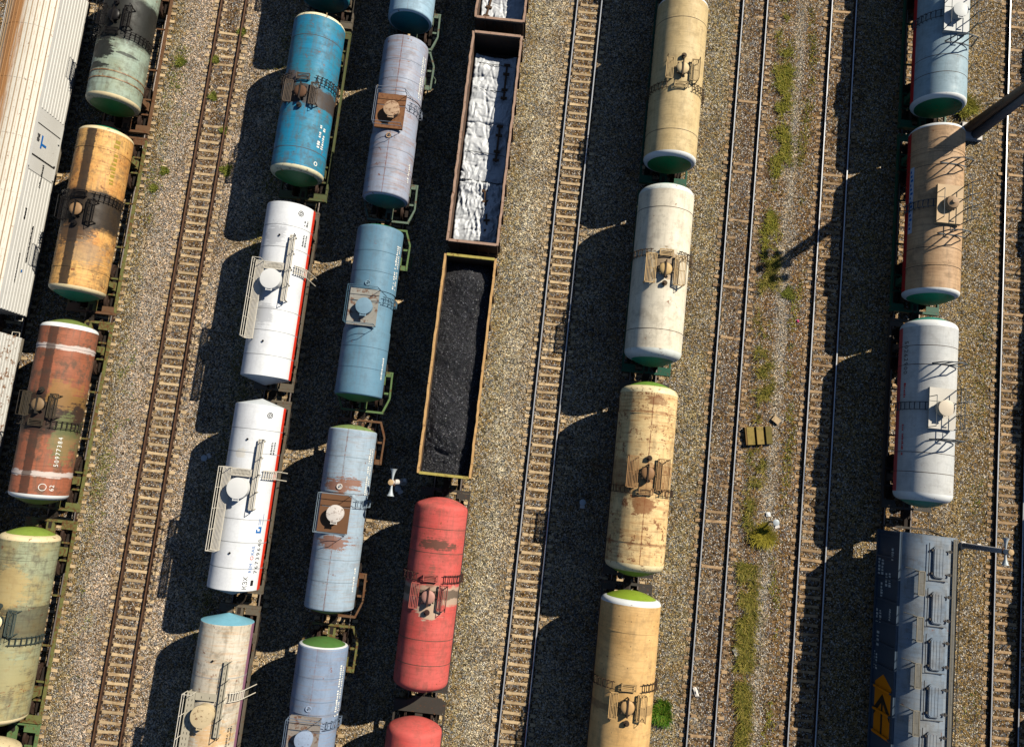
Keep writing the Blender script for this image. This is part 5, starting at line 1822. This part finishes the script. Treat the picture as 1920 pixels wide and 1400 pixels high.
PX = thing('wooden_crossing_panel', 'mossy panel of three broad planks lying on the ballast by the grass', 'wooden panel', (15.05, 4.22, 0.0), 0.16)
for (x0, w, h, col) in ((-0.54, 0.44, 0.30, srgb(152, 130, 70)), (0.04, 0.42, 0.28, srgb(158, 134, 76)), (0.60, 0.36, 0.22, srgb(116, 102, 54))):
    MB().box((x0, 0, gz_at(15, 4.2) + h / 2), (w, 1.08, h)).build('plank', wood('plank_wood', col), PX)
MB().box((-0.82, 0.0, gz_at(14, 4.2) + 0.14), (0.08, 1.06, 0.24)).build('edge_board', wood('edge_wood', srgb(120, 92, 52)), PX)
for y in (-0.35, 0.35):
    MB().box((0.02, y, gz_at(15, 4.2) + 0.05), (1.66, 0.12, 0.10)).build('batten', wood('batten_wood', srgb(92, 72, 44)), PX)


def rag(label, x, y, sx, sy, rz, col):
    n = 14
    U, Vv = np.meshgrid(np.linspace(-1, 1, n), np.linspace(-1, 1, n))
    s = int(abs(x * 13 + y * 7))
    R_ = 1 - 0.35 * fbm(np.arctan2(Vv, U) * 1.2 + 5, np.hypot(U, Vv) * 0.3, s)
    X, Y = U * sx * R_, Vv * sy * R_
    Z = 0.03 + 0.12 * fbm(U * 2.2 + s, Vv * 2.2, s + 1) * (1.1 - np.hypot(U, Vv) * 0.7)
    I_ = (np.arange(n - 1)[:, None] * n + np.arange(n - 1)[None, :]).ravel()
    F_ = np.stack([I_, I_ + 1, I_ + n + 1, I_ + n], 1)
    o = inst('rag', np_mesh('rag', np.stack([X.ravel(), Y.ravel(), Z.ravel()], 1), F_, simple('rag_cloth', col, 0.8), True), None, (x, y, max(gz_at(x, y), 0)), rz)
    md = o.modifiers.new('thickness', 'SOLIDIFY')
    md.thickness = 0.01
    tag(o, label, 'rag', 'scraps of litter on the ballast')


rag('white folded rag lying against the dark grass', 14.62, -8.6, 0.22, 0.30, 0.6, srgb(222, 214, 204))
rag('white scrap between the half-buried rails', 12.4, -11.1, 0.14, 0.34, 0.4, srgb(220, 212, 206))
rag('white plastic scrap beside the dry yellow bush', 15.95, -0.45, 0.16, 0.16, 0.2, srgb(226, 228, 228))
rag('small pink scrap on the whitish gravel', 17.0, 11.6, 0.09, 0.11, 0.2, srgb(200, 70, 120))
o = MB().box((0, 0, 0.06), (0.5, 0.36, 0.16)).build('concrete_block', M_SLP, None, None, (16.05, 5.3, 0.0))
o.rotation_euler = (0.05, 0.04, -0.6)
tag(o, 'broken concrete block near the mossy plank panel', 'block')
def branch(label, x, y, rz, seed):
    r = random.Random(seed)
    root = thing('dead_branch', label, 'branch', (x, y, max(gz_at(x, y), 0.0)), rz)
    mt = simple('dry_twig', srgb(120, 88, 60), 0.9)
    for i in range(7):
        a = r.uniform(-0.7, 0.9) + (PI if i % 3 == 0 else 0)
        L = r.uniform(0.7, 1.7)
        pts = [(0.15 * i - 0.4, 0, 0.03)]
        for k in range(5):
            a += r.gauss(0, 0.18)
            p0 = pts[-1]
            pts.append((p0[0] + L / 5 * math.cos(a), p0[1] + L / 5 * math.sin(a), 0.04 + 0.05 * r.random()))
        MB().tube(pts, [0.022, 0.02, 0.016, 0.012, 0.009, 0.005], 5).build('twig', mt, root)


branch('dead brown twigs beside the ladder of the rust-lined cream tank', 5.3, 1.3, 0.1, 3)
o = MB().tube([(0.9 * math.cos(t), 0.5 * math.sin(t), 0.04) for t in np.linspace(0.5, 2.4, 14)], 0.02, 5).build('hose_piece', M_BLACK, None, None, (26.9, -4.5, 0.0))
tag(o, 'bent black hose piece on the dusty ballast beside the hopper', 'hose')
# thin signal wire with its bracket by the far track, seen next to the mast
o = MB().tube([(28.6, 27.62, 0.28), (29.6, 27.7, 0.30), (31.2, 27.6, 0.28), (33.0, 27.5, 0.26)], 0.035, 6).build('point_rod', simple('rod_pale', srgb(150, 146, 136), 0.5, 0.3))
tag(o, 'pale point rod laid across the polished track by the mast', 'rod')

# ------------------------------------------------------------ grass and weeds
def blade_mat(name, stops):
    n = Nodes(name, 0.7, 0, 0.2)
    r = n.new('ShaderNodeNewGeometry').outputs['Random Per Island']
    n.b.inputs['Subsurface Weight'].default_value = 0.0
    return n.done(n.ramp(r, stops))


M_GRASS = blade_mat('grass_blades', [(0, srgb(96, 104, 34)), (0.35, srgb(140, 138, 44)), (0.65, srgb(164, 148, 56)), (0.85, srgb(110, 122, 44)), (1, srgb(182, 160, 84))])
M_DGRASS = blade_mat('dark_grass_blades', [(0, srgb(74, 82, 30)), (0.4, srgb(118, 116, 42)), (0.7, srgb(150, 136, 58)), (1, srgb(176, 154, 84))])
M_WEED = blade_mat('weed_leaves', [(0, srgb(84, 98, 36)), (0.5, srgb(112, 120, 44)), (1, srgb(150, 146, 66))])
M_DRY = blade_mat('dry_stalks', [(0, srgb(150, 136, 40)), (0.5, srgb(176, 160, 56)), (1, srgb(110, 112, 36))])
M_BRIGHT = blade_mat('bright_leaves', [(0, srgb(50, 92, 16)), (0.5, srgb(78, 120, 22)), (0.8, srgb(104, 134, 34)), (1, srgb(150, 144, 60))])


def blades(X, Y, hgt, wid, lean, mat, name, loc=None, z0=None):
    """each blade: a bent strip of two quads"""
    n = len(X)
    Z = ground_height(X, Y) - 0.01 if z0 is None else z0
    a = RNG.uniform(0, 2 * PI, n)
    H = hgt * RNG.uniform(0.5, 1.2, n)
    W = wid * RNG.uniform(0.6, 1.3, n)
    Ln = lean * RNG.uniform(0.3, 1.3, n) * H
    dx, dy = np.cos(a), np.sin(a)
    px, py = -dy, dx
    V = np.zeros((n, 6, 3))
    for i, (f, wv) in enumerate(((0, 1.0), (0.55, 0.85), (1.0, 0.15))):
        cx_, cy_ = X + dx * Ln * f ** 1.6, Y + dy * Ln * f ** 1.6
        cz_ = Z + H * f * (1 - 0.25 * f)
        V[:, 2 * i] = np.stack([cx_ - px * W * wv, cy_ - py * W * wv, cz_], 1)
        V[:, 2 * i + 1] = np.stack([cx_ + px * W * wv, cy_ + py * W * wv, cz_], 1)
    F_ = (np.array([[0, 1, 3, 2], [2, 3, 5, 4]])[None] + (np.arange(n) * 6)[:, None, None]).reshape(-1, 4)
    V = V.reshape(-1, 3)
    if loc is not None:
        V = V - np.array([loc[0], loc[1], 0])[None]
    return inst(name, np_mesh(name, V, F_, mat), None, (loc[0], loc[1], 0) if loc is not None else None)


def strip_points(n, xf, half, thr, seed, y0=-17, y1=36):
    Y = RNG.uniform(y0, y1, n)
    X = xf(Y) + RNG.normal(0, 1, n) * half
    d = 0.55 * fbm(X * 0.7, Y * 0.4, seed, 3) + 0.45 * fbm(X * 2.2, Y * 1.6, seed + 5, 3)
    d = d - 0.05 * np.clip(np.abs(X - xf(Y)) / half - 1, 0, 3)
    keep = d > thr(Y) + RNG.uniform(-0.06, 0.06, n)
    return X[keep], Y[keep]


gl = lambda Y: 15.10 + 0.16 * np.sin(Y * 0.35) + 0.1 * np.sin(Y * 0.9 + 1)
def g_thr(Y):
    t = 0.52 + 0 * Y
    t = np.where(Y > 17, 0.45, t)
    t = np.where((Y > 6.5) & (Y < 14), 0.42, t)
    t = np.where((Y > -3.5) & (Y < 6.4), 0.54, t)
    t = np.where(Y < -3.5, 0.40, t)
    return t
X, Y = strip_points(42000, gl, 0.34, lambda q: g_thr(q) + 0.03, 51)
keep = ~((np.abs(X - 15.05) < 1.1) & (np.abs(Y - 4.22) < 0.8))
X, Y = X[keep], Y[keep]
up = Y > 15
o = blades(X[up], Y[up], 0.30, 0.013, 1.3, M_GRASS, 'grass')
tag(o, 'yellow-green grass strip beside the half-buried track', 'grass', kind='stuff')
o = blades(X[~up], Y[~up], 0.32, 0.013, 1.3, M_DGRASS, 'dark_grass')
tag(o, 'dark green grass strip running on past the plank panel', 'grass', kind='stuff')
X, Y = strip_points(9000, lambda Y: 16.75 + 0.2 * np.sin(Y * 0.5), 0.22, lambda Y: np.where(Y > 22, 0.45, 0.57), 61)
o = blades(X, Y, 0.14, 0.016, 1.0, M_GRASS, 'sparse_grass')
tag(o, 'sparse weeds on the far edge of the whitish gravel', 'grass', kind='stuff')
X, Y = strip_points(12000, lambda Y: -24.0 + 0.2 * np.sin(Y * 0.4), 0.5, lambda Y: 0.60 + 0 * Y, 71)
o = blades(X, Y, 0.10, 0.018, 1.2, M_WEED, 'lane_weeds')
tag(o, 'low green weeds along the pale gravel lane', 'weeds', kind='stuff')
X, Y = strip_points(9000, lambda Y: -16.9 + 0.3 * np.sin(Y * 0.4), 0.55, lambda Y: 0.52 + 0 * Y, 81)
o = blades(X, Y, 0.14, 0.018, 1.2, M_DGRASS, 'shade_weeds')
tag(o, 'low weeds in the shade beside the white tank wagons', 'weeds', kind='stuff')
X = np.concatenate([RNG.normal(28.6, 0.35, 2500), RNG.normal(-29.0, 0.5, 3000)])
Y = np.concatenate([RNG.uniform(-12, 34, 2500), RNG.uniform(4, 28, 3000)])
d = fbm(X * 0.6, Y * 0.5, 91, 3)
o = blades(X[d > 0.54], Y[d > 0.54], 0.12, 0.018, 1.1, M_WEED, 'track_edge_weeds')
tag(o, 'low weeds along the outer track edges', 'weeds', kind='stuff')


def tuft(label, x, y, r, h, n, mat, name='weed_tuft', cat='weed', lean=1.0, w=0.018, stems=True):
    rr = r * np.sqrt(RNG.uniform(0, 1, n)) * (0.55 + 0.45 * RNG.uniform(0, 1, n))
    a = RNG.uniform(0, 2 * PI, n)
    k = 1 + 0.35 * np.sin(a * 3 + x)
    X, Y = x + rr * np.cos(a) * k, y + rr * np.sin(a) * k
    z0 = np.maximum(0, (1 - rr / r)) * h * 0.35 * RNG.uniform(0, 1, n) + gz_at(x, y) - 0.01
    root = thing(name, label, cat, (x, y, 0), 0, 'weeds growing on the ballast')
    o = blades(X - 0, Y - 0, h, w, lean, mat, 'foliage', (x, y), z0)
    o.location = (0, 0, 0)
    o.parent = root
    m = MB()
    rd = random.Random(int(x * 91 + y * 17))
    for i in range(5):
        t = rd.uniform(0, 6.28)
        m.tube([(0, 0, gz_at(x, y) - 0.05), (r * .3 * math.cos(t), r * .3 * math.sin(t), h * 0.5), (r * .6 * math.cos(t), r * .6 * math.sin(t), h * 0.85)], [0.014, 0.01, 0.005], 5)
    m.build('stem', M_DRY, root)


tuft('bright green bush beside the tan tank wagon with lime-green end', 10.45, -12.5, 0.62, 0.42, 2600, M_BRIGHT, 'green_bush', 'bush', 0.9, 0.022)
tuft('dry yellow bush on the whitish gravel past the plank panel', 15.75, -1.75, 0.62, 0.45, 2600, M_DRY, 'dry_bush', 'bush', 1.1, 0.010)
tuft('yellow-green tuft at the foot of the lamp mast', 27.0, 26.9, 0.6, 0.5, 1500, M_GRASS, 'grass_tuft', 'grass tuft')
for (x, y, r, lab) in ((-23.95, 24.2, 0.35, 'green weed clump beside the rusty track, level with the oil-black tank'), (-20.35, 26.7, 0.3, 'green weed tuft at the outer rail of the rusty track'),
                       (-21.75, 24.6, 0.28, 'green weed tuft between the rusty rails'), (-21.5, 22.1, 0.3, 'broad green weed in the middle of the rusty track'),
                       (-20.45, 19.9, 0.25, 'small weed tuft by the outer rusty rail'), (-19.85, 17.3, 0.4, 'pale weed patch at the sleeper ends of the rusty track'),
                       (-23.75, 16.8, 0.3, 'low weed on the pale gravel lane'), (-24.2, 15.6, 0.25, 'small weed beside the tan tank wagon'),
                       (16.3, 13.3, 0.45, 'dark weed clump in the shadow of the mast head'), (24.5, 36, 0.3, 'weed by the grey tank wagon')):
    tuft(lab, x, y, r, 0.16, int(1400 * r), M_WEED)
